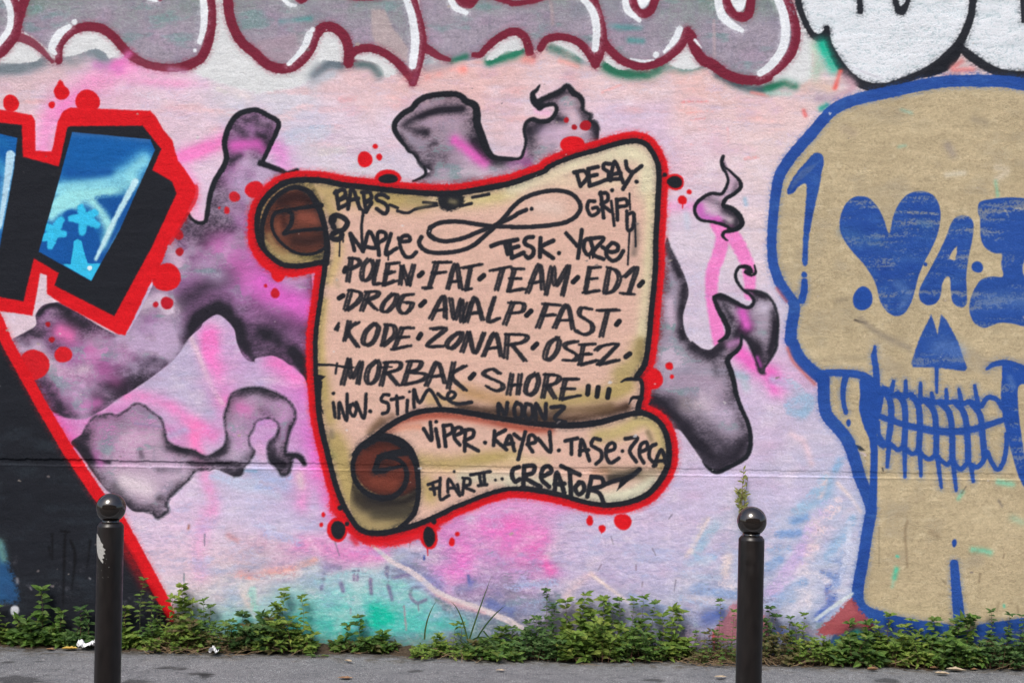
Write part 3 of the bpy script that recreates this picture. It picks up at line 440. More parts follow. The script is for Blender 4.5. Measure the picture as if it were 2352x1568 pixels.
for s, w, o in [('00:250,-60 205,60 165,200 140,320 70,420 -20,500 -200,540', 80, 1), ('00:90,-60 150,60 172,140', 70, 1), ('00:140,330 280,385 390,470 480,570', [78, 70, 50, 30], .85), ('00:540,560 545,440 600,350 690,275 800,248 930,265 1040,340 1130,440 1200,515', [60, 62, 70, 76, 74, 70], 1), ('00:1180,500 1300,572 1430,612 1600,625 1740,600', [74, 62, 66, 74], .9), ('00:1700,612 1800,570 1860,520 1910,400 1940,250 1942,100 1920,-60', 78, 1),
                ('00:2090,-60 2105,120 2150,270 2230,400 2351,500 10:100,592 220,632 330,615 420,550 500,450 540,340 600,265 690,250 780,300 830,380 852,470 850,580', 82, 1), ('10:850,570 890,490 960,450 1060,447 1180,490 1290,570 1370,650 1430,720', [60, 66, 68, 66, 70, 80], 1), ('10:1440,760 1480,640 1510,520 1532,400 1512,250 1472,110 1430,-60', 68, 1), ('10:1530,430 1600,470 1680,520 1770,550', [80, 66, 40], .95),
                ('10:2000,505 2060,505 2110,450 2200,370 2290,315 2351,292 20:60,300 120,350 150,430 160,480', [44, 60, 66, 68, 72], 1), ('20:170,480 200,520', 40, .5), ('20:260,450 310,372 380,345 480,345 600,385 690,470 755,570', [60, 62, 62, 66, 70], 1), ('20:765,590 810,480 832,380 820,250 780,110 730,-60', 76, 1),
                ('20:840,390 900,460 1000,550 1120,602 1250,607 1380,562 1500,475 1570,390 1605,290', [74, 70, 66, 66, 68, 70], 1), ('20:1610,290 1650,330 1660,400 1740,540 1850,600 1960,680 2100,730 2250,738 2351,715 30:0,695 100,620 200,510 250,380 252,250 210,100 150,-60', [66, 80, 90, 80, 74, 72, 76, 78, 80], 1),
                ('20:1100,-60 1130,70 1200,130 1280,90 1330,-60', 70, 1), ('20:1950,-60 2000,90 2110,160 2180,110 2195,-60', 78, 1), ('10:2150,-30 2351,28 20:0,36 180,15 320,-30', 44, 1), ('10:880,-22 1000,-14 1130,-22', 40, 1)]:
    line(s, w, MAR, 2.4, o, True, .8, LET)
UP = np.clip((-14 - Yr) / 4, 0, 1) * np.ones((1, PW), np.float32)
for s in LTOP: line(s, 74, MAR, 2.4, 1, True, .8, LET, UP, True)
fill('10:1810,-60 1860,50 1930,82 2000,62 2065,-60', MAR, 2.4, 1, True, .6, LET); fill('10:340,-40 400,38 470,10 490,-40', MAR, 2.4, 1, True, .6, LET); fill('00:1430,-40 1470,14 1520,-40', MAR, 2.4, 1, True, .6, LET)
fill('20:1145,-60 1180,78 1250,40 1275,-60', WHT, 2.4, 1, True, .6, LET); fill('20:2000,-60 2060,100 2130,80 2150,-60', WHT, 2.4, 1, True, .6, LET)
for s, w in [('00:20,-60 85,60 97,170 85,260 40,340 -30,420', 52), ('00:1860,-60 1875,100 1870,250 1835,390', [52, 64, 56, 40]), ('00:640,245 560,300 510,370 475,450 510,495', [40, 66, 70, 60, 30]), ('10:1360,-60 1420,100 1450,250 1462,400 1440,605', [52, 60, 66, 70, 62]), ('10:490,315 450,420 390,500 300,590', [60, 56, 44, 36]), ('10:250,-10 305,42 365,52', [36, 36, 24]), ('00:1350,-14 1430,6', 30), ('10:1780,-30 1830,70 1930,118', [50, 56, 40]),
             ('20:620,-40 720,70 762,170 777,300 765,450', [44, 60, 66, 62, 56]), ('20:1540,270 1500,360 1400,480', [56, 56, 24]), ('20:1090,540 1200,565 1300,552', [12, 24, 12]), ('20:1035,-40 1060,90 1170,190', [50, 60, 36]), ('20:1885,-40 1920,120 2000,215 2110,280', [60, 70, 64, 40]), ('30:70,-60 140,120 162,280 140,430 70,550 0,625 20:2280,675', [64, 74, 72, 70, 66, 56]), ('20:1680,370 1740,440', [24, 8])]:
    line(s, w, WHT, 2.2, 1, True, .6, LET)
dots('00:683,205,27 1790,465,18 10:520,275,25 20:1322,505,30', WHT, 2.4)
spray('00:1180,500 1120,560 1050,600', 60, (226, 120, 192), .7)
spray('00:1560,640 1700,660', 40, (196, 150, 190), .5)
spray('10:1440,760 1470,690', 40, (150, 80, 110), .4); spray('10:1350,740 1600,700 1800,660 1900,640', 60, (244, 148, 138), .75, blot=.5); spray('20:120,550 180,560', 60, (246, 150, 140), .6); spray('20:440,560 600,610', 36, (244, 160, 150), .5)
spray('20:2200,850 2351,880', 24, (240, 140, 135), .6)

# ---- white bubble letters with black outline
BUB = 2
fill('30:200,-1400 250,-60 300,100 360,240 410,320 480,350 560,330 590,480 680,620 800,740 940,800 1100,790 1280,720 1480,620 1650,500 1760,380 1830,250 1870,120 1885,-60 1850,-1400', WHT, 2, 1, True, .8, BUB)
fill('30:1885,-1400 1890,-60 1850,250 1770,420 1850,510 2000,610 2150,670 2351,700 2600,690 2850,600 3050,330 3120,-60 3100,-1400', WHT, 2, 1, True, .8, BUB)
BM = mask('30:300,-60 420,320 590,480 940,780 1280,700 1750,400 2000,590 2351,680 2351,-60', 4)
put((0, PW, 0, PH), np.clip((STREAK - .55) * 3, 0, 1), (196, 210, 216), .35, .8, None, BM); put((0, PW, 0, PH), np.clip((fbm(30, 8, 77) - .6) * 4, 0, 1), (170, 190, 196), .3, .9, None, BM); put((0, PW, 0, PH), np.clip((GRAIN - .62) * 3, 0, 1), (150, 172, 178), .5, .5, None, BM)
line('30:780,620 950,690 1050,720', [6, 14, 6], (180, 176, 190), 4, .6)
for s, w in [('30:260,-80 300,100 360,240 410,320 470,350 520,320 545,260', [56, 52, 48, 52, 70, 60, 40]), ('30:540,260 545,370 590,480 680,620 800,740 940,800 1100,795 1280,730 1480,640 1650,510 1760,390 1830,250 1870,120 1890,-80', [46, 60, 66, 70, 72, 74, 66, 60, 62, 66, 70, 66, 60, 58]), ('30:1760,430 1850,510 2000,610 2150,675 2351,708 2600,700 2850,600 3050,330 3120,-80', [60, 74, 70, 70, 96, 80, 70, 66, 60]),
             ('30:838,-60 850,105', [46, 50]), ('30:1155,-60 1185,60 1225,100 1275,40 1300,-60', [44, 50, 76, 44, 36]), ('30:2335,-60 2342,200', [40, 30])]:
    line(s, w, BLK, 2.4, .96, True, 1.0, BUB)
for s in ('30:200,-1400 250,-60 300,100 1870,120 1885,-60 1850,-1400', '30:1885,-1400 1890,-60 1850,250 3050,330 3120,-60 3100,-1400'): line(s, 66, BLK, 2.4, 1, True, .8, BUB, UP, True)
fill('30:1415,715 1500,620 1640,530 1770,410 1775,500 1690,620 1560,690', BLK, 2.4, 1, True, .8, BUB)
# scraps of older paint between the bubble letters and the skull
for s, w, c, o in [('30:430,420 450,560 440,680', 70, (190, 206, 190), .8), ('30:500,400 530,480 560,560 600,640', 80, (26, 178, 146), .95), ('30:480,620 430,720', 70, (150, 190, 170), .8), ('30:340,800 480,780 560,820', 70, (216, 186, 168), .85), ('30:665,660 640,730 615,810', 34, (236, 92, 84), .95), ('30:700,700 780,800 640,900', 60, (196, 160, 172), .8), ('30:460,900 600,900', 60, (170, 150, 170), .6), ('30:490,1000 540,970', 40, (70, 170, 150), .7),
                   ('30:1780,560 1700,640 1880,640', 44, (214, 140, 140), .7), ('30:1620,690 1750,690', 30, (205, 160, 160), .6), ('30:0,860 200,860', 40, (170, 205, 196), .6), ('30:330,1020 345,1060', 30, (222, 130, 130), .7)]:
    spray(s, w, c, o, blot=.3, grain=1.4)
# ---- the skull
SK = 3
def mir(p):
    q = p.copy(); q[:, 0] = 2 * np.interp(q[:, 1], [185, 700, 1100, 1500], [2239, 2190, 2200, 2216]) - q[:, 0]; return q[::-1]
half = P("""30:1900,742 1630,750 1400,785 1200,830 1000,870 850,905 700,955 600,1010 500,1110 400,1230 300,1340 200,1460 130,1568 31:100,60 80,150 60,300 45,450 35,600 40,800 70,930 120,1050 190,1150 240,1230 235,1330 215,1440 210,1560
 32:230,20 260,100 330,200 430,290 505,350 510,430 515,560 545,680 640,790 720,890 760,980 790,1060 820,1160 850,1260 900,1380 935,1480 948,1560 33:935,60 918,150 895,280 870,450 840,600 822,740 840,850 920,920 1050,965 1200,1010 1500,1060 1640,1080""")
out = np.vstack([half, mir(half)[:-1]])
fill(out, TAN, 2, 1, True, .5, SK)
fill('33:830,900 1050,980 1300,1030 1600,1070 2351,1080 3600,1000 3700,1330 760,1330', (42, 60, 112), 8, .8, True, 1.4)
SM = np.zeros((PH, PW), np.float32)
SM[REG == SK] = 1
put((0, PW, 0, PH), np.clip((fbm(60, 40, 81) - .5) * 2.6, 0, 1), (170, 156, 126), .6, .8, None, SM); put((0, PW, 0, PH), np.clip((GRAIN - .6) * 3, 0, 1), (206, 192, 158), .2, .5, None, SM); put((0, PW, 0, PH), np.clip((.36 - GRAIN) * 3, 0, 1), (140, 126, 100), .28, .5, None, SM)
put((0, PW, 0, PH), np.clip((fbm(24, 18, 85) - .6) * 4, 0, 1), (204, 192, 160), .5, .8, None, SM)
put((0, PW, 0, PH), np.clip((fbm(90, 60, 89) - .58) * 4, 0, 1), (150, 142, 126), .45, .9, None, SM)
put((0, PW, 0, PH), np.clip((fbm(240, 34, 131) - .5) * 3, 0, 1), (198, 184, 150), .35, .3, None, SM); put((0, PW, 0, PH), np.clip((fbm(40, 200, 133) - .54) * 3, 0, 1), (162, 148, 118), .35, .3, None, SM)
for s, w, c, o in [('31:1640,40 1800,20', 40, (206, 200, 180), .6), ('30:2100,1540 2200,1568 31:2100,80', 50, (208, 200, 184), .6), ('31:2090,100 2110,230', 26, (120, 190, 160), .7), ('30:1230,1010 1320,1040', 26, (150, 180, 160), .5), ('30:1200,1350 1260,1340', 24, (130, 180, 160), .5), ('30:1650,1340 1700,1420', 60, (150, 140, 130), .6), ('30:1900,1100 2000,1130', 60, (150, 140, 120), .5), ('31:800,1370 900,1400', 16, (60, 56, 54), .7), ('31:850,1360 1000,1480 1150,1560', 44, (150, 140, 122), .7), ('31:640,1200 720,1180', 50, (140, 130, 110), .5),
                   ('30:700,1180 780,1220', 70, (165, 150, 130), .6), ('33:1280,80 1260,180 1280,500', 20, (140, 124, 98), .7), ('33:1020,130 1020,500', 10, (130, 120, 96), .6), ('33:1180,520 1160,600', 34, (70, 200, 165), .85), ('33:1150,640 1140,680', 24, (140, 196, 170), .6), ('33:1880,340 1980,350 2040,370', 40, (110, 196, 165), .7), ('33:1185,400 1195,405', 18, (70, 200, 170), .8), ('33:1500,180 1560,220', 40, (150, 134, 108), .6), ('33:1950,560 1940,640', 16, (130, 116, 92), .6), ('33:2290,860 2300,920', 14, (130, 116, 92), .6), ('33:2168,850 2170,865', 18, (70, 196, 165), .8), ('33:1600,620 1630,650', 16, (130, 118, 96), .6), ('33:2120,830 2100,900', 20, (140, 128, 100), .6),
                   ('32:1790,1380 1750,1440', 30, (110, 190, 160), .6), ('32:2120,1290 2250,1310', 40, (120, 200, 170), .6), ('32:1820,1330 1780,1390', 12, (90, 84, 76), .6), ('32:1050,1160 1060,1190', 10, (60, 56, 52), .8), ('32:2120,1460 2150,1510', 20, (110, 104, 96), .6), ('33:2250,50 2330,90', 50, (140, 190, 165), .4), ('32:400,170 700,150 900,150', 40, (160, 148, 122), .5), ('32:1200,20 1300,60', 40, (140, 132, 118), .5), ('32:1880,100 2000,200', 60, (160, 150, 130), .5), ('33:2170,380 2160,420', 10, (120, 106, 86), .7)]:
    spray(s, w, c, o, clip=SM, blot=.2, grain=1.4)
fill('32:795,945 840,1000 895,1000 850,960', (40, 44, 46), 2, .9, False); line('32:800,1015 870,1025 895,1045', [14, 16, 20], (206, 190, 190), 2, .8); line('32:700,840 800,940', 10, (60, 196, 160), 2, .8)
for h in (half, mir(half)):
    line(h, [96, 92, 92, 90, 90, 84, 76, 84, 92, 96, 100, 96, 100, 100, 96, 92, 90, 96, 100, 96], BLU, 2.2, .97, True, .8, SK)
fill('31:185,215 178,170 240,50 330,-60 30:400,1430 450,1402 500,1430 512,1500 31:500,-20 470,150 430,330 400,480 372,650 362,855 318,850 320,700 330,500 345,300 352,130 290,140 225,210', BLU, 2.4, .97, True, .8, SK)
fill('30:450,1500 470,1480 400,1568 31:330,60 240,150 200,190 240,80 330,-20', (120, 130, 146), 3, .35)
line('31:335,1015 334,1090 310,1190', [50, 56, 60], BLU, 2, 1, True, .6, SK); dots('31:333,955,27', BLU, 2, SK); fill('32:440,300 505,300 560,310 555,420 470,430', BLU, 2, 1, True, .6, SK)
for s in ['31:835,235 930,255 1010,340 1060,440 1098,550 1114,572 1126,540 1150,420 1200,310 1280,220 1400,185 1510,220 1570,310 1585,430 1560,580 1500,720 1430,850 1380,980 1350,1100 1310,1220 1250,1310 1170,1335 1090,1290 1030,1200 1000,1080 960,980 880,860 780,750 700,640 660,540 665,420 710,310 770,255',
          '31:1800,410 1860,430 1890,500 1880,620 1850,760 1822,950 1830,1150 1820,1230 1770,1255 1700,1210 1680,1100 1672,990 1640,975 1600,1040 1590,1130 1550,1210 1470,1235 1400,1190 1388,1110 1430,1010 1500,880 1580,730 1640,600 1690,470 1740,420']:
    fill(s, BLU, 2, .97, True, .6, SK, None, .16)
HM = (np.abs(CAN - np.array(BLU, np.float32)).sum(2) < 70).astype(np.float32)
put((0, PW, 0, PH), np.clip((fbm(60, 26, 121) - .5) * 3, 0, 1), (58, 98, 164), .55, .8, None, HM); put((0, PW, 0, PH), np.clip((fbm(40, 30, 125) - .54) * 3, 0, 1), (30, 62, 140), .6, .8, None, HM)
fill('31:1665,805 1690,740 1737,692 1735,760 1715,825 1690,820', TAN, 2, 1, False, .5, SK)
dots('31:870,1175,90,110 1445,860,19 1923,885,53', BLU, 2, SK)
fill('31:1928,375 1945,290 2050,262 2200,246 2351,252 2600,290 2850,450 2950,800 2900,1100 2700,1370 2500,1440 2351,1428 2250,1405 2140,1395 2060,1420 1980,1442 1890,1390 1850,1280 1860,1180 1900,1080 1960,1000 2050,972 2155,970 2142,860 2147,768 2080,758 2000,710 1955,620 1950,450', BLU, 2, .97, True, .6, SK, None, .18)
fill('31:2338,910 2400,760 2560,740 2660,900 2600,1060 2420,1060', TAN, 2, 1, True, .5, SK)
for s in ['31:840,340 950,330 1030,345', '31:1170,380 1350,385 1560,400', '31:2180,360 2210,420', '31:2280,350 2351,345']: line(s, [8, 16, 8], (190, 180, 150), 4, .55, True, 2.0)
spray('31:1180,1040 1290,1120 1220,1260', 60, (92, 124, 176), .5, grain=1.5); spray('31:700,560 900,640 1000,640', 80, (62, 104, 160), .5, grain=1.5); spray('31:1400,480 1480,500', 60, (60, 110, 166), .4); spray('31:2000,1200 2200,1180 2351,1200', 110, (84, 116, 170), .6, grain=1.5)
fill('31:1500,1318 1530,1400 1558,1500 1575,1400 1592,1318 1640,1370 1700,1480 1745,1568 32:1780,110 1830,240 1810,270 1700,258 1560,240 1330,236 1315,200 1360,60 1385,-10 31:1420,1480', BLU, 2.4, .96, False, .9, SK, None, .12)
spray('32:1560,60 1650,40 1740,100', 110, (90, 122, 178), .6, grain=1.5)
T_ = [('32:1548,240 1550,470', [36, 24]), ('32:480,300 600,285 780,295 890,325 980,390', [60, 56, 60, 70, 70]), ('32:982,50 975,140 992,260 998,420', [26, 50, 52, 60]), ('32:715,310 690,430 695,560 715,650', [56, 46, 40, 40]), ('32:1020,470 1065,428 1120,470 1150,500 1195,478 1245,510 1310,490 1360,530 1390,560 1440,532 1510,550 1530,562 1585,548 1650,560 1720,552 1790,570 1850,552 1920,580 1960,592 2000,530 2050,512 2110,540 2155,610', 42),
      ('32:1070,450 1125,560 1132,700 1115,850 1100,955', [44, 54, 54, 50, 40]), ('32:1185,482 1250,570 1262,760 1250,960', 52), ('32:1315,490 1382,590 1395,800 1385,990', 52), ('32:1440,540 1522,640 1546,830 1545,1040', 50), ('32:1580,555 1667,660 1692,860 1695,1090', 52), ('32:1720,560 1802,660 1832,860 1840,1110', 52), ('32:1862,558 1947,670 1972,860 1988,1060', 52),
      ('32:1010,680 1100,712 1250,762 1400,797 1550,822 1700,826 1850,812 2000,772 2175,712', [48, 50, 52, 58, 62, 60, 56, 50, 46]), ('32:1005,890 1020,930 1065,958 1110,930 1150,960 1190,992 1245,970 1280,1000 1330,1030 1380,1010 1430,1050 1480,1080 1540,1050 1600,1100 1650,1125 1695,1090 1730,1140 1775,1170 1830,1120 1880,1140 1930,1148 1980,1090 2012,1010 2050,1100 2110,1175 2165,1100 2192,950 2192,850', 40), ('32:1012,740 1020,850 1062,925', 34), ('32:1055,470 1040,560 1025,640', 30)]
T_ += [(s, [30, 44]) for s in ('32:1152,366 1132,470', '32:1266,360 1265,480', '32:1402,385 1400,540', '32:1503,470 1515,545', '32:1637,440 1640,550', '32:1752,440 1775,550', '32:1898,405 1928,570')]
T_ += [(s, [44, 30]) for s in ('32:1112,960 1094,1150', '32:1256,980 1258,1240', '32:1398,1020 1406,1232', '32:1558,1060 1592,1335', '32:1702,1110 1728,1362', '32:1866,1130 1886,1282')]
T_ += [('32:2010,252 2080,208 2200,195 2351,240', [24, 44, 50, 40]), ('33:1712,470 1730,700 1762,1000', [68, 80, 96])]
for s, w in T_: line(s, np.array(w) * 1.0, BLU, 1.8, .97, True, .7, SK)
fill('32:848,345 960,350 1040,420 1062,500 1032,650 1012,760 1000,900 1010,1000 1004,1300 1002,1420 985,1568 910,1568 932,1400 936,1250 942,1050 930,900 880,780 850,680 838,600 845,480', BLU, 2, 1, True, .6, SK)
fill('32:2170,200 2351,235 2500,260 2480,400 2312,400 2300,600 2335,900 2400,1350 2351,1330 2290,1200 2220,950 2195,850 2160,700 2140,500 2150,330', BLU, 2, 1, True, .6, SK, None, .08)
dots('32:740,745,22,32 33:1712,280,22,38', BLU, 2, SK)
spray('32:2220,330 2260,420', 40, (90, 124, 182), .6)
fill('33:770,780 830,880 930,1000 960,1060 700,1120 450,1110 580,970 690,860', (166, 74, 78), 6, .88, True, 2.2); line('33:440,980 620,850 775,745', [26, 30, 20], (206, 216, 222), 3, .9)
spray('33:780,1110 830,1090 860,1120', 60, (26, 160, 150), .9, blot=.4); spray('33:640,1190 760,1180', 60, (30, 140, 120), .6)
spray('33:150,1130 100,1110', 90, (60, 76, 140), .8); spray('23:1900,950 1800,980', 90, (86, 108, 180), .7); fill('23:1820,1160 1930,980 2060,830 2200,900 2351,980 2351,1180 2060,1180', (190, 100, 106), 8, .62, True, 2.0); line('23:1850,1100 1860,1260', 16, (206, 70, 76), 3, .8); spray('32:180,60 230,180 330,290 430,390', 26, (190, 110, 110), .8); spray('31:80,1080 170,1200', 24, (176, 100, 110), .7)

# ---- red splashes and the blue block letters at the left
LT = 4
dots('00:100,950,75,78 475,965,31 805,930,112,105 565,850,72,68', RED, 2, LT); fill('00:555,735 600,800 630,860 500,860 515,800', RED, 3, 1, True, .6, LT)
dots('01:1640,590,46 1650,745,37 440,1410,23 475,1550,28,26', DRED, 2.4); dots('01:2155,240,52,48 2085,365,27,34 2015,343,11', (196, 34, 46), 2.4); dots('01:1430,1230,26 1533,1215,58', (186, 28, 44), 2.4); dots('01:1530,980,132,128', RED, 2.2, LT); dots('02:310,215,138,145 580,120,80,75', (204, 30, 40), 2.4)
dots('10:1000,1465,68,76 1095,1345,24 1132,1443,28,32', RED, 2.2)
fill('00:-780,960 -50,1000 170,1035 290,1060 322,1110 325,1385 470,1392 490,1330 530,1120 580,1020 650,990 900,1000 1380,1020 1430,1070 1500,1190 1590,1300 1610,1400 1640,1480 1700,1560 01:1790,130 1800,180 1780,260 1700,420 1620,560 1560,640 1490,840 1370,1060 1230,1360 1150,1510 1080,1500 560,1220 430,1130 430,960 370,940 300,1330 0,1290 -780,1240', RED, 2.4, 1, False, .6, LT)
line('01:1800,150 1790,260 1700,420 1560,660', 40, RED, 3, .8, True, .6, LT)
fill('00:-700,1070 -50,1120 200,1150 210,1440 540,1530 620,1170 660,1160 1310,1155 1480,1370 1400,1562 01:1580,100 1622,210 1400,690 1050,1335 500,1055 540,940 312,805 215,1200 0,1160 -700,1120', BLK, 2.2, 1, False, .6, LT)
RB = mask('00:665,1215 1380,1282 1422,1380 01:1340,0 1090,560 920,860 838,1012 358,742 470,350 572,-20', 2, False)
LB = mask('00:-560,1170 -20,1225 158,1270 01:125,0 40,460 -10,740 -600,760', 2, False)
for m, s in ((RB, None), (LB, None)):
    put((0, PW, 0, PH), m.copy(), (20, 92, 164), 1, .5, LT)
for s, w, c, o in [('00:660,1230 1000,1240 1350,1280', 50, (60, 110, 170), .6), ('00:700,1210 1000,1225', 26, (60, 66, 90), .6), ('00:1330,1480 1250,1540 01:1150,40', 110, (84, 170, 215), .8), ('01:560,170 760,130 1000,90 1180,20 1320,-80', 110, (128, 205, 226), .95), ('01:500,320 640,240 850,210 1050,170 1220,90', 110, (150, 222, 228), .95), ('01:470,420 560,340 700,300', 80, (150, 222, 228), .9), ('01:860,280 940,400 1010,540 980,680', 90, (150, 218, 226), .9), ('01:640,20 800,30 1000,10', 70, (16, 78, 152), .8), ('01:1200,330 1060,560 940,820', 40, (26, 84, 154), .8)]:
    spray(s, w, c, o, clip=RB, blot=.15)
fill('01:880,250 1150,235 1200,260 1060,450 990,380', (18, 78, 150), 9, .9, True, .8, None, RB); fill('01:590,385 690,365 800,480 880,560 925,680 940,860 830,1010 358,742 430,560 560,500', (20, 84, 158), 5, 1, True, .6, None, RB)
CY = (54, 190, 234)
for c_, arms in [((770, 440), ((743, 340), (872, 385), (658, 440), (888, 500), (755, 565))), ((495, 570), ((560, 452), (582, 582), (463, 690), (405, 620), (432, 515)))]:
    for q in arms: line('01:%d,%d %d,%d' % (c_ + q), [84, 56], CY, 3.4, 1, True, .6, None, RB)
fill('01:680,650 715,625 750,650 770,740 805,852 930,852 838,1012 575,858 650,858', CY, 1.8, 1, False, .6, None, RB)
line('01:1245,100 1060,440 880,812', [50, 40, 26], (190, 230, 240), 3.4, .95, True, .5); dots('01:825,895,22', (214, 236, 244), 2)
for s, w, c, o in [('01:80,-20 30,300 -20,500', 90, (120, 190, 226), .8), ('00:20,1300 60,1330', 60, (30, 110, 170), .5), ('00:-20,1480 20,1560', 60, (60, 150, 200), .7)]: spray(s, w, c, o, clip=LB)
line('00:95,1425 80,1568 01:50,200 0,520', [70, 60, 46, 26], (176, 214, 234), 2.4, 1)
# black field with its red edge
fill('01:-3000,-200 -900,-160 0,1440 02:60,0 390,600 625,1000 895,1400 1130,1800 1270,2000 1480,2350 1700,2750 -3000,2750', BLK, 2.2, 1, False, .6, LT)
BF = mask('01:-3000,-200 -900,-160 0,1440 02:390,600 625,1000 1270,2000 1700,2750 -3000,2750 -3000,-1200', 4, False)
put((0, PW, 0, PH), np.clip((fbm(90, 30, 91) - .5) * 3, 0, 1), (44, 52, 60), .6, .8, None, BF); put((0, PW, 0, PH), np.clip((fbm(30, 20, 95) - .62) * 4, 0, 1) * np.clip((Yr - 1220) / 150, 0, 1), (84, 84, 92), .5, 1.2, None, BF)
line('01:-3000,-200 -900,-160 -20,1375 02:60,0 390,600 625,1000 895,1400 03:1090,60 1280,400 1480,770 1580,960', [92, 92, 94, 92, 92, 94, 94, 98, 96, 70], RED, 2.6, 1, False, .6, LT)
for s in ['03:1080,200 1240,480', '03:1150,340 1320,660']: spray(s, 70, (150, 24, 32), .5, clip=BF)
fill('03:-300,150 0,270 60,450 130,620 165,800 60,820 -300,820', (40, 84, 130), 12, .95, True, 1.0); spray('03:0,280 30,420', 60, (104, 150, 140), .8); spray('03:60,700 120,780', 60, (40, 70, 110), .5)
for s in ['03:480,200 480,430', '03:600,180 590,420 580,850', '03:650,260 690,400 660,700', '03:450,320 460,400', '03:560,170 640,180', '03:830,260 800,500']: line(s, [20, 26, 10], (17, 18, 22), 4, .8)
dots('03:135,900,40,46', (196, 200, 208), 3); spray('03:155,610 160,640', 22, (150, 150, 160), .7); spray('03:820,600 830,610', 12, (150, 150, 155), .8); spray('03:275,690 290,710', 10, (140, 136, 140), .7); spray('03:730,880 720,890', 14, (140, 130, 150), .7)

# ---- the scroll
SC = 5
top_ = '11:480,85 640,97 800,130 1000,152 1200,176 1400,196 1560,207 1700,212 1850,206 2000,182 2200,146 2351,113 21:150,60 300,5 20:330,1540 450,1482 600,1428 750,1388 900,1340 1050,1302 1150,1297 1230,1325 1290,1400 1330,1480 1348,1560 21:1350,130 1342,250 1336,400 1326,550 1320,700 1320,850 1310,1000 1290,1200 1275,1350 1265,1480 22:1252,20 1240,120 1215,220 1165,300'
ring = top_ + ' 1150,335 1192,370 1192,480 1165,580 1160,640 1200,655 1290,690 1370,760 1420,860 1440,970 1440,1090 1410,1190 1350,1290 1260,1390 1150,1450 1000,1490 850,1500 700,1480 560,1440 420,1402 280,1376 140,1357 0,1350 12:2250,1365 2100,1410 1950,1470 1800,1530 13:1750,-10 1600,60 1450,120 1300,160 1200,185 1100,190 1010,180 940,140 890,80 840,0 12:790,1470 740,1340 700,1200 670,1080 648,990 620,880 600,780 582,680 570,560 560,450 552,350 547,200 545,0 11:560,1400 590,1200 610,1050 625,930 618,838 560,848 440,872 340,876 240,860 150,800 80,730 30,640 10,520 15,420 40,330 90,250 160,180 250,120 350,92'
# red halo, drawn a little wider than the sheet
line(ring, 150, RED, 4, 1, True, .7, SC, None, True)
line('11:30,600 60,700 130,800 220,850 340,870', 190, RED, 4, 1, True, .7, SC)
line('12:760,1500 820,1580 900,1680 1000,1760 1120,1790 1300,1780 1600,1680', 160, RED, 6, .9, True, .9, SC)
spray('13:880,230 920,280', 40, (206, 40, 60), .8)
dots('11:1210,70,125,78 205,940,68,80 21:1495,105,88,75 22:1290,345,95,100 13:750,155,95,118 1590,225,80,115 23:1018,85,82,75 715,75,32,46 828,148,33', RED, 2.6, SC)
dots('01:2340,175,88,80', (206, 26, 38), 2.6, SC)
dots('11:88,1055,17 175,1125,42,46', (196, 30, 46), 2.4); dots('21:1628,195,23 1565,270,42 22:1445,225,36 1470,322,20 13:620,20,18,22 600,112,18,22 1800,270,27,40 1850,197,22', RED, 2.4)
line('21:1566,300 1568,348', [10, 6], RED, 2); line('13:1576,330 1579,392', [14, 7], RED, 2); line('23:825,170 822,192', [10, 6], RED, 2)
fill(ring, (214, 178, 162), 2, 1, True, .5, SC)
SMK = mask(ring, 2)
YE = (176, 156, 104); CRM = (216, 208, 178)
put((0, PW, 0, PH), np.clip((fbm(50, 40, 101) - .5) * 2.2, 0, 1), (214, 176, 164), .5, .6, None, SMK)
for s, w, c, o in [('11:520,150 640,190 900,230 1200,260 1500,270', 150, YE, .95), ('11:640,300 720,420', 90, YE, .9), ('11:760,560 740,800 660,1000', 90, (196, 172, 120), .8), ('11:620,1200 600,1400 590,1568 12:600,200', 70, (196, 172, 118), .95), ('12:600,300 640,560 680,720', 100, YE, 1), ('12:720,900 780,1050 830,1250 880,1450', 150, YE, 1), ('11:1650,270 1900,280 2200,240 2351,200', 110, (206, 190, 140), .8), ('21:0,160 300,60 20:600,1500 900,1430', 110, CRM, .95), ('20:1000,1400 1150,1420 1230,1500 21:1250,150', 150, CRM, .95), ('21:1280,250 1270,600 1250,900 1220,1250 1200,1568', 90, (212, 200, 166), .95), ('22:1180,60 1120,200 1000,300', 130, (176, 158, 112), .9), ('22:1180,0 1180,150', 60, (150, 134, 92), .7),
                   ('21:300,80 700,120 1000,100', 100, (218, 200, 172), .6), ('21:250,330 420,350', 120, (214, 196, 186), .5), ('22:300,560 650,520 900,480 1050,400', 130, YE, .95), ('12:1900,450 2150,520 2351,560', 110, (176, 140, 96), .85), ('12:1600,520 1800,560', 90, (190, 160, 110), .7), ('12:1880,600 2100,630 2351,660 22:100,680 300,710 600,700 900,640 1050,600', 70, (74, 56, 46), .95), ('22:400,640 700,630 900,600', 70, (104, 84, 62), .8), ('12:1150,720 1050,830', 60, (120, 96, 74), .7), ('12:1250,680 1100,790', 50, (110, 86, 70), .6),
                   ('11:1400,280 1560,270', 40, (150, 140, 104), .5), ('12:690,820 700,870', 40, (120, 110, 96), .6), ('11:740,1020 760,1060', 40, (170, 150, 126), .5), ('21:1130,500 1140,620 1120,760', 50, (120, 108, 100), .7), ('12:660,1000 720,1050', 60, (160, 150, 96), .7)]:
    spray(s, w, c, o, clip=SMK, blot=.15)
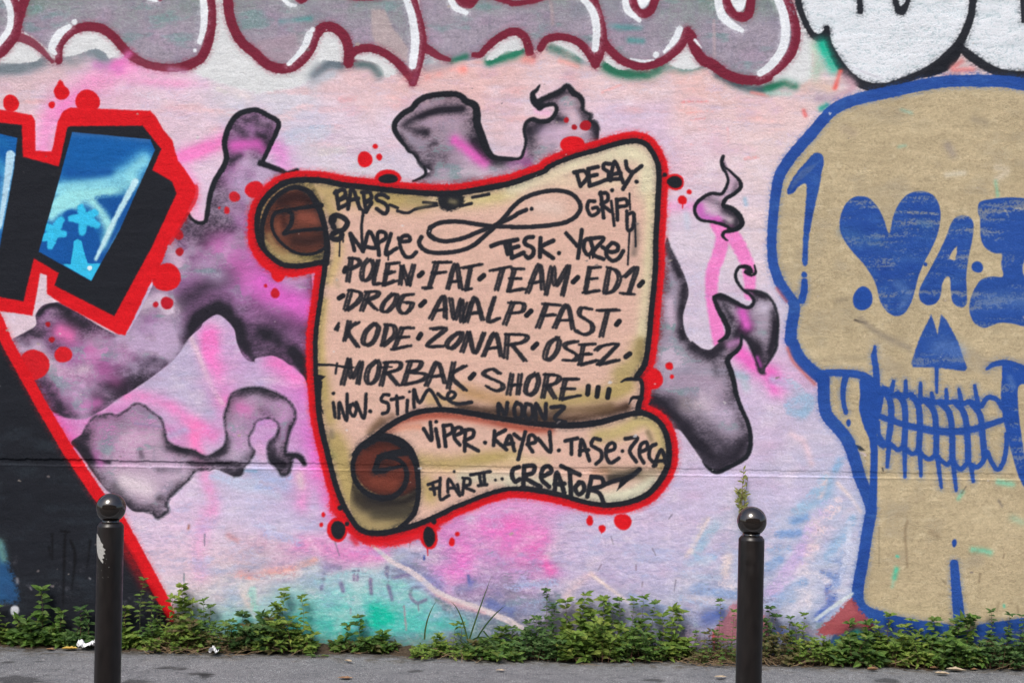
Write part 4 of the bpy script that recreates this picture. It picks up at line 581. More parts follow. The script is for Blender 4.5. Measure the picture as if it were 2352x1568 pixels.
# its lower roll
LR = mask('12:960,980 1080,885 1200,795 1350,705 1500,648 1700,628 1900,648 2100,682 2351,722 22:200,752 400,767 600,767 800,742 950,702 1100,662 1190,650 1290,690 1370,760 1420,860 1440,970 1440,1090 1410,1190 1350,1290 1260,1390 1150,1450 1000,1490 850,1500 700,1480 560,1440 420,1402 280,1376 140,1357 0,1350 12:2250,1365 2100,1410 1950,1470 1800,1530 13:1600,60 1450,120 1300,160 1100,190 12:1000,1600', 2)
put((0, PW, 0, PH), LR.copy(), (214, 178, 162), 1, .4)
for s, w, c, o in [('12:1150,820 1300,740 1500,690 1700,675 1900,690 2100,725 2351,770 22:150,800 350,810', 62, (178, 96, 78), .95), ('12:1200,830 1350,790 1500,780', 50, (205, 140, 116), .7), ('12:1520,1100 1800,1120 2100,1080 2351,1060', 120, YE, .85), ('12:1560,1300 1600,1420', 120, YE, .9), ('22:0,1080 300,1100', 80, (206, 184, 146), .6), ('22:800,860 1000,820 1200,720 1330,800 1380,950', 110, (190, 172, 120), .95), ('22:1380,1050 1370,1150', 60, YE, .7), ('22:1250,830 1280,900', 36, (130, 116, 90), .7), ('12:1900,1250 2200,1250 2351,1290', 110, (196, 190, 166), .9), ('22:0,1290 300,1300 600,1390 850,1440 1100,1400 1280,1280', 110, (208, 206, 182), .95), ('22:850,1180 1000,1210 1150,1200', 80, (140, 126, 100), .6), ('22:900,1250 1050,1230 1150,1200', 60, (70, 64, 58), .9), ('22:1200,1230 1300,1200', 70, (120, 110, 90), .6), ('22:760,1200 860,1190', 60, (160, 120, 96), .5), ('12:2200,1150 2351,1120', 60, (200, 172, 136), .6)]:
    spray(s, w, c, o, clip=LR, blot=.12)
DR = mask('12:1000,960 1100,890 1200,880 1320,920 1410,1000 1470,1120 1492,1280 1490,1420 1450,1568 13:1390,80 1300,150 1100,190 940,140 12:880,1568 860,1450 890,1250 890,1080', 3)
put((0, PW, 0, PH), DR.copy(), (166, 148, 104), 1, .4)
fill('12:1200,885 1350,930 1450,1060 1490,1200 1480,1330 1400,1400 1250,1430 1080,1390 960,1300 900,1180 900,1080 960,960 1080,895', (98, 50, 42), 4, 1)
for s, w, c, o in [('12:950,1430 1150,1480 1350,1470 1470,1400', 110, (36, 34, 36), .95), ('12:1000,1500 1250,1560 1420,1540', 110, (52, 48, 46), .8), ('13:1100,20 1300,10 1400,0', 90, (70, 66, 56), .7), ('12:880,1250 900,1350 960,1450', 60, (60, 54, 46), .8), ('12:1020,960 1200,930 1330,960', 70, (60, 34, 32), .8), ('12:1350,980 1430,1100', 40, (84, 44, 38), .6), ('12:1100,1280 1250,1320', 90, (124, 64, 50), .6), ('12:1150,1120 1250,1110', 50, (56, 36, 36), .7), ('12:880,1100 870,1250', 24, (150, 90, 70), .6)]:
    spray(s, w, c, o, clip=DR)
# its upper roll
UR = mask('11:480,85 560,180 620,330 650,500 660,700 640,838 560,848 440,872 340,876 240,860 150,800 80,730 30,640 10,520 15,420 40,330 90,250 160,180 250,120 350,92', 2)
put((0, PW, 0, PH), UR * mask('11:350,92 480,85 560,180 620,330 650,500 660,700 640,838 440,872 340,876 150,800 30,640 10,520 40,330 160,180', 2), (166, 146, 100), 1, .4)
fill('11:390,165 520,270 600,430 640,600 630,720 540,770 430,775 300,740 180,690 100,640 70,540 80,430 150,290 270,190', (98, 56, 46), 5, 1)
for s, w, c, o in [('11:120,300 250,190 380,160', 36, (150, 92, 64), .9), ('11:50,520 70,400 130,280', 30, (176, 120, 84), .8), ('11:230,280 380,240 500,270', 90, (46, 30, 32), .9), ('11:360,640 480,650 600,620', 90, (52, 36, 36), .9), ('11:120,600 180,700 260,740', 60, (150, 120, 84), .9), ('11:180,500 220,580', 60, (136, 80, 62), .7), ('11:420,790 560,790', 40, (130, 120, 70), .7), ('11:540,800 620,780', 30, (60, 56, 44), .7), ('11:420,420 540,460', 90, (128, 72, 60), .9), ('11:250,420 260,500', 40, (60, 36, 36), .7)]:
    spray(s, w, c, o, clip=UR)
for s, w in [('11:620,838 560,848 440,872 340,876 240,860 150,800 80,730 30,640 10,520 15,420 40,330 90,250 160,180 250,120 350,92 480,85 640,97 800,130 1000,152 1200,176 1400,196 1560,207 1700,212 1850,206 2000,182 2200,146 2351,113 21:150,60 300,5 20:330,1540 450,1482 600,1428 750,1388 900,1340 1050,1302 1150,1297 1230,1325 1290,1400 1330,1480 1348,1560 21:1350,130 1342,250 1336,400 1326,550 1320,700 1320,850 1310,1000 1290,1200 1275,1350 1265,1480 22:1252,20 1240,120 1215,220 1165,300', [46, 44, 44, 46, 48, 52, 50, 48, 46, 52, 50, 44, 40, 44, 46, 44, 48, 46, 46, 46, 46, 46]),
             ('22:1215,220 1165,290 1140,330 1190,368 1194,480 1165,580 1155,655', [44, 44, 34, 36, 34, 50, 50]), ('22:1155,655 1200,655 1290,690 1370,760 1420,860 1440,970 1440,1090 1410,1190 1350,1290 1260,1390 1150,1450 1000,1490 850,1500 700,1480 560,1440 420,1402 280,1376 140,1357 0,1350 12:2250,1365 2100,1410 1950,1470 1800,1530 13:1750,-10 1600,60 1450,120 1300,160 1200,185 1100,190 1010,180 940,140 890,80 840,0 12:790,1470 740,1340 700,1200 670,1080 648,990 620,880 600,780 582,680 570,560 560,450 552,350 547,200 545,0 11:560,1400 590,1200 610,1050 628,930 640,800', [50, 46, 50, 50, 46, 40, 40, 38, 38, 44, 50, 48, 46, 46, 48, 50, 40, 40, 42, 46]),
             ('11:390,158 470,182 540,270 600,400 640,560 655,700 645,850', [30, 44, 54, 52, 46, 56, 50]), ('11:500,200 390,156 300,168 200,230 110,340 62,480 58,600 80,720', [40, 40, 40, 40, 42, 42, 34, 20]), ('11:625,718 540,760 430,768 320,730 220,650 160,560 145,470 170,400 230,372 290,368 330,405 325,480 290,540 258,578 330,562 480,542 615,535', [30, 26, 26, 28, 32, 34, 40, 36, 30, 34]), ('11:190,380 350,352 480,335 600,318', [34, 30, 34, 44]),
             ('12:1000,955 1100,890 1200,880 1320,922 1410,1000 1470,1120 1490,1280 1490,1420 1455,1568 13:1390,80 1300,155', [50, 60, 70, 76, 70, 52, 44, 40, 44, 40, 36]), ('12:1060,900 960,970 900,1080 890,1180 920,1290 1000,1380 1120,1432 1240,1430 1330,1370 1380,1280 1380,1180 1340,1110 1270,1070 1190,1060 1130,1080 1110,1130 1100,1190 1200,1172 1335,1143', [44, 40, 40, 40, 44, 50, 46, 44, 44, 38, 36, 40, 50, 52, 40, 26]), ('12:1130,1060 1240,1032 1390,1010', [46, 60, 60]), ('12:1090,1190 1180,1195', [36, 30]),
             ('12:900,1040 960,965 1080,880 1200,790 1350,700 1500,645 1700,625 1900,645 2100,680 2351,720 22:200,750 400,767 600,767 800,742 950,702 1100,662 1190,650', [40, 46, 50, 48, 46, 46, 50, 50, 48, 52, 56, 50, 44, 50])]:
    line(s, w, BLK, 1.8, 1, True, .7, SC)
dots('11:1215,75,88,45', BLK, 2, SC); dots('21:1495,105,72,55 1403,38,22', BLK, 2, SC); dots('13:755,160,65,88 838,103,22 1590,222,55,95 1633,80,27 12:775,1525,26', BLK, 2, SC)
line('12:545,170 570,210 700,215 830,235 900,237', [30, 24, 18, 22, 14], BLK, 1.6); line('12:1130,235 1250,232', 14, BLK, 1.6); fill('12:530,290 570,300 640,318 600,355 612,370 600,480 600,570 625,675 585,620 560,560', BLK, 1.6, 1, False, .6, SC)
line('22:1000,372 1060,345 1170,345', [10, 30, 30], BLK, 1.6); line('22:1190,520 1110,515 1075,572', [36, 28, 10], BLK, 1.6)
# writing
def pen(w, *ss):
    for s in ss: line(s, w, (38, 40, 47), 1.8, 1, True, .7, None)
def brush(*ss):
    r = np.random.RandomState(len(ss[0]) * 7 + int(P(ss[0])[0, 0]) % 97)
    for s in ss:
        p = P(s)
        for o, w in ((-3.3, 21), (3.3, 23), (0, 13)):
            q = p + (r.rand(*p.shape) - .5) * 2.2 + np.array([o, o * .15], np.float32)
            line(q.astype(np.float32), w, (36, 38, 45), 1.8, .55 if w == 13 else .92, True, .8, None)
def dash(*ss):
    for s in ss: line(s, 42, (30, 33, 40), 1.4, .97, True, .5, None)
pen(33, '11:735,190 762,348', '11:722,205 800,175 822,220 770,268', '11:768,268 830,250 846,298 760,348', '11:845,352 882,165 955,348', '11:850,275 940,255', '11:985,200 1012,378', '11:972,202 1040,200 1060,250 1000,288', '11:1000,288 1062,290 1035,338 1010,378', '11:1212,248 1160,220 1112,230 1110,268 1180,300 1212,350 1180,395 1108,350')
pen(25, '11:1230,315 1300,342', '11:1300,370 1390,388 1480,350 1660,318', '11:1540,290 1660,300', '11:1880,325 1980,300', '11:1990,246 2140,216', '11:960,348 985,380 970,520 982,745')
fill('11:1680,230 1760,205 1860,205 1915,240 1905,300 1850,350 1770,372 1690,340 1665,280', BLK, 5, .97, True, 1.0); spray('11:1790,280 1830,290', 36, (120, 112, 88), .8, grain=1.4); spray('11:1600,300 1500,340', 40, (120, 112, 84), .4)
pen(44, '11:715,520 690,450 730,410 800,430 840,480 800,545 740,560 700,590 705,625 760,630 790,590 770,555'); spray('11:700,440 720,560', 60, BLK, .6, clip=SMK); pen(14, '11:772,580 766,785', '11:800,600 800,655'); dots('11:708,445,38,44', BLK, 2)
pen(33, '11:865,580 905,732', '11:870,580 985,742', '11:985,742 1040,560 1105,700 1015,700', '11:1130,775 1118,580 1180,568 1192,620 1130,660', '11:1240,580 1192,765 1292,712', '11:1310,620 1330,650 1410,642 1400,600 1345,608 1322,680 1370,785 1430,790 1472,748'); pen(14, '11:1215,740 1215,820')
pen(36, '11:1520,610 1498,660 1530,715 1600,748 1700,755 1850,740 1990,690 2100,600 2190,520 2290,420 2351,345 21:100,258 250,202 400,182 520,202 600,260 630,335 600,405 540,452 430,490 200,515 0,520', '11:2351,515 2180,510 2000,487 1850,467 1700,477 1610,520 1590,580 1640,625 1750,648 1900,620 2050,560 2200,500 2351,430 21:60,390 130,360'); dots('21:180,352,20', BLK, 1.8)
pen(40, '11:1600,520 1590,580 1640,628')
pen(34, '21:592,12 628,142', '21:570,18 660,2 692,60 630,142', '21:700,-15 712,132', '21:700,-15 790,-35', '21:700,55 780,38', '21:712,140 800,112 880,82 1000,75', '21:905,-60 850,-62 842,-20 892,20 885,75', '21:905,90 945,-82 1022,112', '21:890,40 1000,22', '21:1045,-85 1060,-20 1110,15 1190,-42', '21:1115,10 1020,168'); dots('21:1145,102,20', BLK, 1.8)
pen(32, '21:760,282 705,285 692,350 730,412 792,382 782,340 742,345', '21:815,200 842,432', '21:808,212 870,208 880,268 820,310', '21:830,318 905,372', '21:962,262 970,452', '21:965,272 1042,262 1055,318 975,332'); pen(25, '21:912,280 940,505'); dots('21:920,180,20', BLK, 1.8)
pen(17, '21:1080,210 1086,362', '21:1080,550 1064,865', '21:1130,400 1136,695'); pen(30, '21:1055,372 1062,540 1110,520 1116,392 1060,402')
pen(36, '11:2160,692 2250,662 2365,640', '11:2290,670 2312,765', '11:2330,655 2352,800', '11:2322,655 2402,632', '11:2345,715 2410,695', '11:2352,800 2460,752', '21:192,608 130,620 120,670 192,712 192,770 150,802 128,785', '21:262,620 256,792', '21:380,642 265,710 376,802'); dots('21:432,757,20', BLK, 1.8)
pen(34, '21:498,575 600,692', '21:642,545 606,802', '21:722,620 672,640 660,720 700,772 742,722 722,640', '21:690,630 842,620 742,758 842,812', '21:830,700 900,745 965,735 972,690 922,664 872,720 870,780 922,826 982,802 1022,738'); pen(14, '21:712,770 715,805', '21:740,760 742,800')
dash('11:812,925 826,893', '11:1500,965 1528,938', '11:2055,995 2092,962', '21:562,1022 604,980', '21:1170,1055 1200,1022', '11:764,1170 800,1148', '11:1512,1238 1550,1202', '21:134,1328 174,1288', '21:960,1412 986,1382', '11:1492,1538 1514,1502', '22:192,58 228,22', '22:1046,140 1082,112', '12:1968,336 2002,300')
brush('11:872,802 842,1018', '11:860,802 932,812 948,860 868,902'); brush('11:1040,812 990,870 970,960 990,1012 1042,980 1082,880 1060,820'); brush('11:1122,822 1082,1032 1150,1030'); brush('11:1212,852 1172,1052', '11:1212,852 1302,846', '11:1192,950 1262,930', '11:1172,1052 1282,1012'); brush('11:1342,872 1322,1042', '11:1342,872 1402,1050', '11:1402,1050 1452,862')
brush('11:1660,842 1592,1072', '11:1640,842 1782,840', '11:1630,942 1732,930', '11:1540,1080 1600,1072'); brush('11:1762,1080 1832,852 1882,1080', '11:1792,1022 1872,1012'); brush('11:1890,892 2070,862', '11:1972,880 1932,1092', '11:1912,1096 1972,1082')
brush('11:2162,917 2332,882', '11:2262,900 2212,1092'); brush('21:20,902 -30,1110', '21:10,902 100,906', '21:-10,990 70,986', '21:-30,1110 110,1082'); brush('21:142,1120 252,862 282,1092', '21:172,1032 272,1012'); brush('21:312,1142 372,882 402,1060 520,872 462,1142')
brush('21:712,892 672,1120', '21:712,892 802,886', '21:692,1000 772,990', '21:662,1120 792,1100'); brush('21:892,892 852,1120', '21:880,892 962,922 982,1000 932,1100 852,1126'); brush('21:1032,980 1142,892 1072,1130', '21:1012,1130 1112,1132')
brush('11:872,1100 822,1272', '11:860,1097 962,1122 942,1200 832,1282'); brush('11:1032,1112 972,1282', '11:1012,1112 1112,1112 1112,1150 1012,1192', '11:1022,1192 1102,1272'); brush('11:1262,1132 1182,1200 1152,1280 1200,1292 1272,1220 1292,1142 1262,1132'); brush('11:1432,1132 1352,1152 1312,1260 1352,1312 1412,1272 1432,1212 1372,1212')
brush('11:1602,1360 1722,1152 1742,1352', '11:1642,1282 1742,1272'); brush('11:1792,1172 1822,1362 1892,1182 1892,1390 1952,1212'); brush('11:1932,1390 2012,1162 2082,1372', '11:1972,1312 2062,1302'); brush('11:2192,1162 2132,1382 2232,1352'); brush('11:2360,1205 2285,1412', '11:2330,1212 2452,1222 2442,1290 2332,1312')
brush('21:322,1222 237,1440', '21:292,1227 432,1232', '21:282,1332 392,1322'); brush('21:392,1440 502,1232 562,1452', '21:432,1372 532,1372'); brush('21:722,1272 642,1262 622,1330 732,1402 732,1470 662,1502 592,1472'); brush('21:792,1282 972,1277', '21:882,1282 822,1522')
pen(24, '11:728,1455 760,1402', '11:748,1465 758,1432'); brush('11:852,1382 812,1562', '11:932,1392 842,1472 932,1612'); brush('11:1092,1402 1012,1472 982,1562 1012,1602 1082,1562 1122,1452 1092,1402'); brush('11:1202,1412 1162,1602', '11:1192,1412 1272,1432 1272,1512 1162,1612'); brush('11:1342,1442 1272,1622', '11:1332,1447 1432,1442', '11:1302,1532 1392,1522', '11:1252,1642 1412,1602')
brush('11:1612,1452 1742,1452 1572,1602 1712,1607'); brush('11:1862,1482 1782,1542 1752,1602 1792,1632 1862,1572 1892,1492 1862,1482'); brush('11:1952,1482 1892,1662', '11:1952,1482 2012,1672 2092,1492'); brush('11:2092,1702 2192,1492 2252,1702', '11:2132,1632 2232,1622'); brush('11:2312,1502 2292,1722', '11:2302,1502 2482,1512 2462,1572 2312,1602', '11:2362,1602 2472,1742')
brush('22:422,-40 342,20 302,140 332,170 402,110 432,10 412,-40'); brush('22:592,0 502,20 492,60 592,120 572,170 482,170'); brush('22:652,30 622,202', '22:632,30 752,20', '22:642,120 722,110', '22:622,210 782,172'); brush('22:772,80 832,40 962,20 942,60 792,210', '22:792,210 972,172')
pen(20, '12:745,200 732,292'); brush('12:852,162 792,392', '12:852,162 882,332 972,182 932,382'); brush('12:1112,172 1042,242 1012,342 1042,392 1102,342 1132,222 1112,172'); brush('12:1202,192 1152,402', '12:1182,192 1322,192 1312,252 1182,292', '12:1212,292 1302,402'); brush('12:1422,192 1352,392', '12:1402,182 1512,182 1492,252 1402,282', '12:1402,282 1552,302 1532,352 1352,397'); brush('12:1562,402 1662,192 1732,382', '12:1602,322 1712,312'); brush('12:1812,192 1762,432', '12:1922,222 1792,312 1922,442')
brush('12:2232,292 2162,252 2092,292 2132,332 2252,382 2262,432 2192,447 2122,412'); brush('12:2350,300 2318,482', '12:2332,400 2420,390', '22:78,300 52,482'); brush('22:222,292 152,342 127,442 152,492 212,452 242,362 225,292'); brush('22:322,302 282,512', '22:302,302 422,312 412,372 312,412', '22:332,412 397,522'); brush('22:492,342 452,532', '22:472,347 602,342', '22:462,432 562,432', '22:452,532 622,492'); dash('22:702,410 694,482', '22:792,420 780,502', '22:892,440 878,512')
pen(29, '12:710,560 727,692', '12:762,702 767,560 832,722 837,480', '12:872,582 860,640 900,682 922,612 892,572', '12:922,560 992,702 1012,480', '12:1222,490 1172,490 1152,540 1212,570 1212,640 1162,662', '12:1292,500 1302,662', '12:1242,532 1352,512', '12:1392,540 1386,642', '12:1452,602 1452,440 1502,560 1592,440 1692,592', '12:1672,480 1722,520 1802,520 1832,480 1792,460 1762,490 1772,540 1852,572 1982,555'); dots('12:712,475,17 1050,640,20 1410,460,14', BLK, 1.8)
spray('12:2230,640 2351,650 22:200,660 420,660', 90, (60, 50, 46), .5, clip=SMK)
pen(34, '12:2230,682 2230,570 2290,672 2310,560', '22:40,560 20,620 40,702 90,682 90,592 50,562', '22:130,572 112,640 140,712 190,682 182,592 140,572', '22:220,722 222,572 300,712 312,572', '22:360,602 480,602 392,702 492,742')
pen(32, '12:1540,800 1612,905 1602,740', '12:1652,800 1682,962', '12:1722,770 1742,962', '12:1722,777 1792,767 1802,830 1732,872', '12:1830,862 1888,832 1880,790 1832,802 1822,880 1872,948', '12:1922,832 1917,1002', '12:1910,812 1992,812 1992,872 1912,922 2042,1002', '12:2192,822 2182,952', '12:2292,812 2192,882 2302,992', '22:-70,962 -20,862 22,1002', '22:-50,942 12,932', '22:20,850 72,892', '22:122,830 56,1082', '22:140,942 212,922 208,872 162,862 150,940 190,1012', '22:242,892 352,1012 346,832', '22:490,912 602,886', '22:546,900 546,1032', '22:622,1042 642,900 712,1092', '22:622,1002 702,992', '22:812,902 752,892 732,952 812,1002 822,1072 772,1122', '22:872,1012 942,982 932,932 882,952 862,1032 902,1112 982,1072', '22:1040,892 1152,886 1082,1002 1142,1102', '22:1180,1012 1242,982 1232,922 1182,952 1172,1042 1212,1112', '22:1322,942 1272,972 1262,1062 1322,1132', '22:1302,1142 1372,992 1412,1112', '22:1320,1100 1400,1090')
dots('12:1655,735,18 2105,927,20 22:430,998,20 1015,1005,18', BLK, 1.8)
pen(27, '12:1622,1302 1642,1402', '12:1580,1312 1692,1272', '12:1602,1352 1672,1342', '12:1692,1252 1692,1442 1772,1412', '12:1762,1382 1772,1262 1862,1402', '12:1770,1345 1830,1345', '12:1852,1312 1872,1412', '12:1912,1262 1897,1402', '12:1902,1252 1962,1262 1962,1312 1912,1332 2002,1372', '12:1972,1222 2152,1192', '12:2052,1212 2067,1312', '12:2092,1202 2102,1312', '12:2042,1322 2122,1312'); dots('12:1820,1192,14 2200,1270,14 2262,1260,16', BLK, 1.8)
pen(38, '22:62,1152 12,1172 0,1232 30,1282 70,1262', '22:112,1152 102,1332', '22:112,1142 202,1142 192,1202 112,1242 262,1332', '22:272,1242 362,1192 332,1142 282,1172 272,1262 342,1332', '22:392,1372 412,1202 482,1392', '22:392,1312 482,1302', '22:452,1142 622,1222', '22:532,1202 542,1412', '22:622,1292 582,1342 612,1402 662,1362 652,1302 612,1292', '22:732,1242 692,1422', '22:732,1242 822,1252 832,1322 722,1352 802,1392 852,1502', '22:852,1312 962,1272 1092,1242 1172,1172'); pen(24, '22:82,1332 242,1352 452,1402')
fill('22:962,1372 1002,1252 1172,1168 1092,1262 1012,1332', BLK, 1.6, 1, False)
# the level joint across the wall takes no new marks; dirt gathers at the foot
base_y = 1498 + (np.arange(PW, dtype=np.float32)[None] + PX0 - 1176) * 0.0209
dirt_shade = np.clip(1 - (base_y - Yr) / 46, 0, 1) * np.clip(.25 + (fbm(40, 16, 111) - .35) * 2.2, 0, 1)
put((0, PW, 0, PH), dirt_shade, (84, 80, 76), .7, .5)
r_ = np.random.RandomState(3)
for k in range(150):
    x, y = r_.rand() * 3000 - 300, r_.rand() * 1500 - 40; q = r_.rand(7) * 6.28; rr = 1.2 + 3.2 * r_.rand() ** 3
    a_ = np.sort(q); fill(np.stack([x + rr * 1.4 * np.cos(a_), y + rr * np.sin(a_)], 1).astype(np.float32), [(206, 204, 206), (120, 112, 112), (172, 160, 150)][k % 3], 1.2, .75, False, .8)
CAN *= (1 + (GRAIN[..., None] - .5) * .075)
np.clip(CAN, 4, 245, out=CAN)
# ---------------------------------------------------------------- helpers
COL = sc.collection
def tag(o, label=None, cat=None, group=None, kind=None):
    if label: o['label'] = label
    if cat: o['category'] = cat
    if group: o['group'] = group
    if kind: o['kind'] = kind
    return o
def empty(name, loc, label, cat, group=None):
    o = bpy.data.objects.new(name, None); COL.objects.link(o); o.location = loc; o.empty_display_size = .1
    return tag(o, label, cat, group)
def link(name, me, mat, parent=None, smoothed=True):
    if isinstance(mat, bpy.types.Material): me.materials.append(mat)
    if smoothed: me.polygons.foreach_set('use_smooth', np.ones(len(me.polygons), bool))
    o = bpy.data.objects.new(name, me); COL.objects.link(o)
    if parent: o.parent = parent
    return o
class MB:
    def __init__(s): s.v = []; s.f = []
    def box(s, x0, x1, y0, y1, z0, z1):
        b = len(s.v)
        s.v += [(x, y, z) for z in (z0, z1) for y in (y0, y1) for x in (x0, x1)]
        s.f += [tuple(b + i for i in q) for q in ((0, 2, 3, 1), (4, 5, 7, 6), (0, 1, 5, 4), (2, 6, 7, 3), (0, 4, 6, 2), (1, 3, 7, 5))]
    def lathe(s, prof, n=40, c=(0, 0)):
        b = len(s.v)
        for r, z in prof:
            for k in range(n):
                a = 2 * math.pi * k / n
                s.v.append((c[0] + r * math.cos(a), c[1] + r * math.sin(a), z))
        for i in range(len(prof) - 1):
            for k in range(n):
                k2 = (k + 1) % n
                s.f.append((b + i * n + k, b + i * n + k2, b + (i + 1) * n + k2, b + (i + 1) * n + k))
        s.f.append(tuple(b + k for k in range(n))[::-1]); s.f.append(tuple(b + (len(prof) - 1) * n + k for k in range(n)))
    def tube(s, pts, r0, r1, n=5):
        b = len(s.v); m = len(pts)
        for i, p in enumerate(pts):
            p = Vector(p); d = (Vector(pts[min(i + 1, m - 1)]) - Vector(pts[max(i - 1, 0)])).normalized()
            a = d.orthogonal().normalized(); c = d.cross(a); r = r0 + (r1 - r0) * i / max(1, m - 1)
            for k in range(n):
                t = 2 * math.pi * k / n
                s.v.append(tuple(p + a * (r * math.cos(t)) + c * (r * math.sin(t))))
        for i in range(m - 1):
            for k in range(n):
                k2 = (k + 1) % n
                s.f.append((b + i * n + k, b + i * n + k2, b + (i + 1) * n + k2, b + (i + 1) * n + k))
    def leaf(s, p, d, up, L, Wd, droop=.25, fold=.18):
        p = Vector(p); d = Vector(d).normalized(); sd = d.cross(Vector(up))
        if sd.length < 1e-3: sd = d.orthogonal()
        sd.normalize(); u = sd.cross(d).normalized(); b = len(s.v)
        q = lambda t, w, h: tuple(p + d * (L * t) + sd * (Wd * w) + u * (h * Wd - droop * L * t * t))
        s.v += [q(0, 0, 0), q(.45, 0, -fold), q(1, 0, 0), q(.28, -.42, fold), q(.62, -.36, fold), q(.28, .42, fold), q(.62, .36, fold)]
        s.f += [(b, b + 1, b + 3), (b + 1, b + 2, b + 4, b + 3), (b, b + 5, b + 1), (b + 1, b + 5, b + 6, b + 2)]
    def build(s, name, mat, parent=None, smoothed=False):
        me = bpy.data.meshes.new(name); me.from_pydata(s.v, [], s.f); me.update()
        return link(name, me, mat, parent, smoothed)

def mat(name, base=(.5, .5, .5), rough=.6, spec=.4):
    m = bpy.data.materials.new(name); m.use_nodes = True
    b = m.node_tree.nodes['Principled BSDF']
    b.inputs['Base Color'].default_value = (*base, 1); b.inputs['Roughness'].default_value = rough
    b.inputs['Specular IOR Level'].default_value = spec
    return m, m.node_tree, b
def N(t, kind, **kw):
    n = t.nodes.new(kind)
    for k, v in kw.items():
        if hasattr(n, k) and not k[0].isupper(): setattr(n, k, v)
    return n
def noise(t, scale, detail=3, rough=.6, vec=None, stretch=None):
    n = t.nodes.new('ShaderNodeTexNoise'); n.inputs['Scale'].default_value = scale; n.inputs['Detail'].default_value = detail; n.inputs['Roughness'].default_value = rough
    tc = t.nodes.new('ShaderNodeTexCoord'); src = tc.outputs['Object']
    if stretch:
        mp = t.nodes.new('ShaderNodeMapping'); mp.inputs['Scale'].default_value = stretch
        t.links.new(src, mp.inputs[0]); src = mp.outputs[0]
    t.links.new(src, n.inputs['Vector'])
    return n
def ramp(t, src, stops):
    r = t.nodes.new('ShaderNodeValToRGB'); e = r.color_ramp.elements
    while len(e) < len(stops): e.new(.5)
    for q, (p, c) in zip(e, stops): q.position = p; q.color = (*c, 1) if len(c) == 3 else c
    t.links.new(src, r.inputs[0]); return r
def mixc(t, fac, a, b, mode='MIX'):
    m = t.nodes.new('ShaderNodeMix'); m.data_type = 'RGBA'; m.blend_type = mode
    for i, v in ((0, fac), (6, a), (7, b)):
        if isinstance(v, (int, float)): m.inputs[i].default_value = v
        elif isinstance(v, tuple): m.inputs[i].default_value = (*v, 1)
        else: t.links.new(v, m.inputs[i])
    return m.outputs[2]
def bump(t, b, height, strength, dist):
    n = t.nodes.new('ShaderNodeBump'); n.inputs['Strength'].default_value = strength; n.inputs['Distance'].default_value = dist
    t.links.new(height, n.inputs['Height']); t.links.new(n.outputs[0], b.inputs['Normal'])

def grid_mesh(name, X, Y, Z, keep=None, colour=None):
    """quads over a 2-D array of points; keep = mask of cells"""
    h, w = X.shape
    idx = np.arange(h * w).reshape(h, w)
    q = np.stack([idx[:-1, :-1], idx[:-1, 1:], idx[1:, 1:], idx[1:, :-1]], -1).reshape(-1, 4)
    if keep is not None: q = q[keep.ravel()]
    used = np.zeros(h * w, bool); used[q.ravel()] = True
    re = np.cumsum(used) - 1
    co = np.stack([X, Y, Z], -1).reshape(-1, 3)[used].astype(np.float32); q = re[q].astype(np.int32)
    me = bpy.data.meshes.new(name)
    me.vertices.add(len(co)); me.vertices.foreach_set('co', co.ravel())
    me.loops.add(q.size); me.loops.foreach_set('vertex_index', q.ravel())
    me.polygons.add(len(q)); me.polygons.foreach_set('loop_start', np.arange(0, q.size, 4, dtype=np.int32))
    me.update(calc_edges=True)
    if colour is not None:
        a = me.color_attributes.new('paint', 'BYTE_COLOR', 'POINT')
        c = np.ones((len(co), 4), np.float32); c[:, :3] = colour.reshape(-1, 3)[used]
        a.data.foreach_set('color_srgb', c.ravel())
    return me

CR, SR = math.cos(math.radians(ROLL)), math.sin(math.radians(ROLL))
def image_px(x, z):              # wall metres -> image pixels
    u = x * S; v = (EYE - z) * S
    return 1176 + CR * u - SR * v, 784 + SR * u + CR * v
def wall_xz(px, py, s=S):    # image pixels -> metres on an upright plane
    dx, dy = px - 1176, py - 784
    return (CR * dx + SR * dy) / s, EYE - (-SR * dx + CR * dy) / s

def gpos(px, py):            # where an image pixel falls on the pavement
    f = S * DIST; d = EYE * f / max(30, (CR * (py - 784) - SR * (px - 1176))); return (CR * (px - 1176) + SR * (py - 784)) * d / f, d - DIST

# ---------------------------------------------------------------- the wall
m_pl, t, b = mat('painted_plaster', rough=.8, spec=.12)
at = t.nodes.new('ShaderNodeAttribute'); at.attribute_name = 'paint'
n1 = noise(t, 230, 3, .65, stretch=(1, 1, 1.12)); n2 = noise(t, 100, 3, .6); n3 = noise(t, 14, 4, .6, stretch=(.6, 1, 1.4))
v1 = ramp(t, n1.outputs[0], [(.3, (.9, .9, .91)), (.7, (1.07, 1.07, 1.07))]); v2 = ramp(t, n3.outputs[0], [(.3, (.95, .95, .95)), (.7, (1.04, 1.04, 1.04))])
c = mixc(t, 1.0, at.outputs['Color'], v1.outputs[0], 'MULTIPLY'); c = mixc(t, 1.0, c, v2.outputs[0], 'MULTIPLY')
t.links.new(c, b.inputs['Base Color'])
ad = t.nodes.new('ShaderNodeMath'); ad.operation = 'ADD'; t.links.new(n1.outputs[0], ad.inputs[0]); t.links.new(n2.outputs[0], ad.inputs[1])
n5 = noise(t, 2.6, 4, .6); v5 = ramp(t, n5.outputs[0], [(.32, (.3, .3, .3)), (.68, (1.3, 1.3, 1.3))])
mu = t.nodes.new('ShaderNodeMath'); mu.operation = 'MULTIPLY'; t.links.new(ad.outputs[0], mu.inputs[0]); t.links.new(v5.outputs[0], mu.inputs[1])
bump(t, b, mu.outputs[0], .55, .0045)

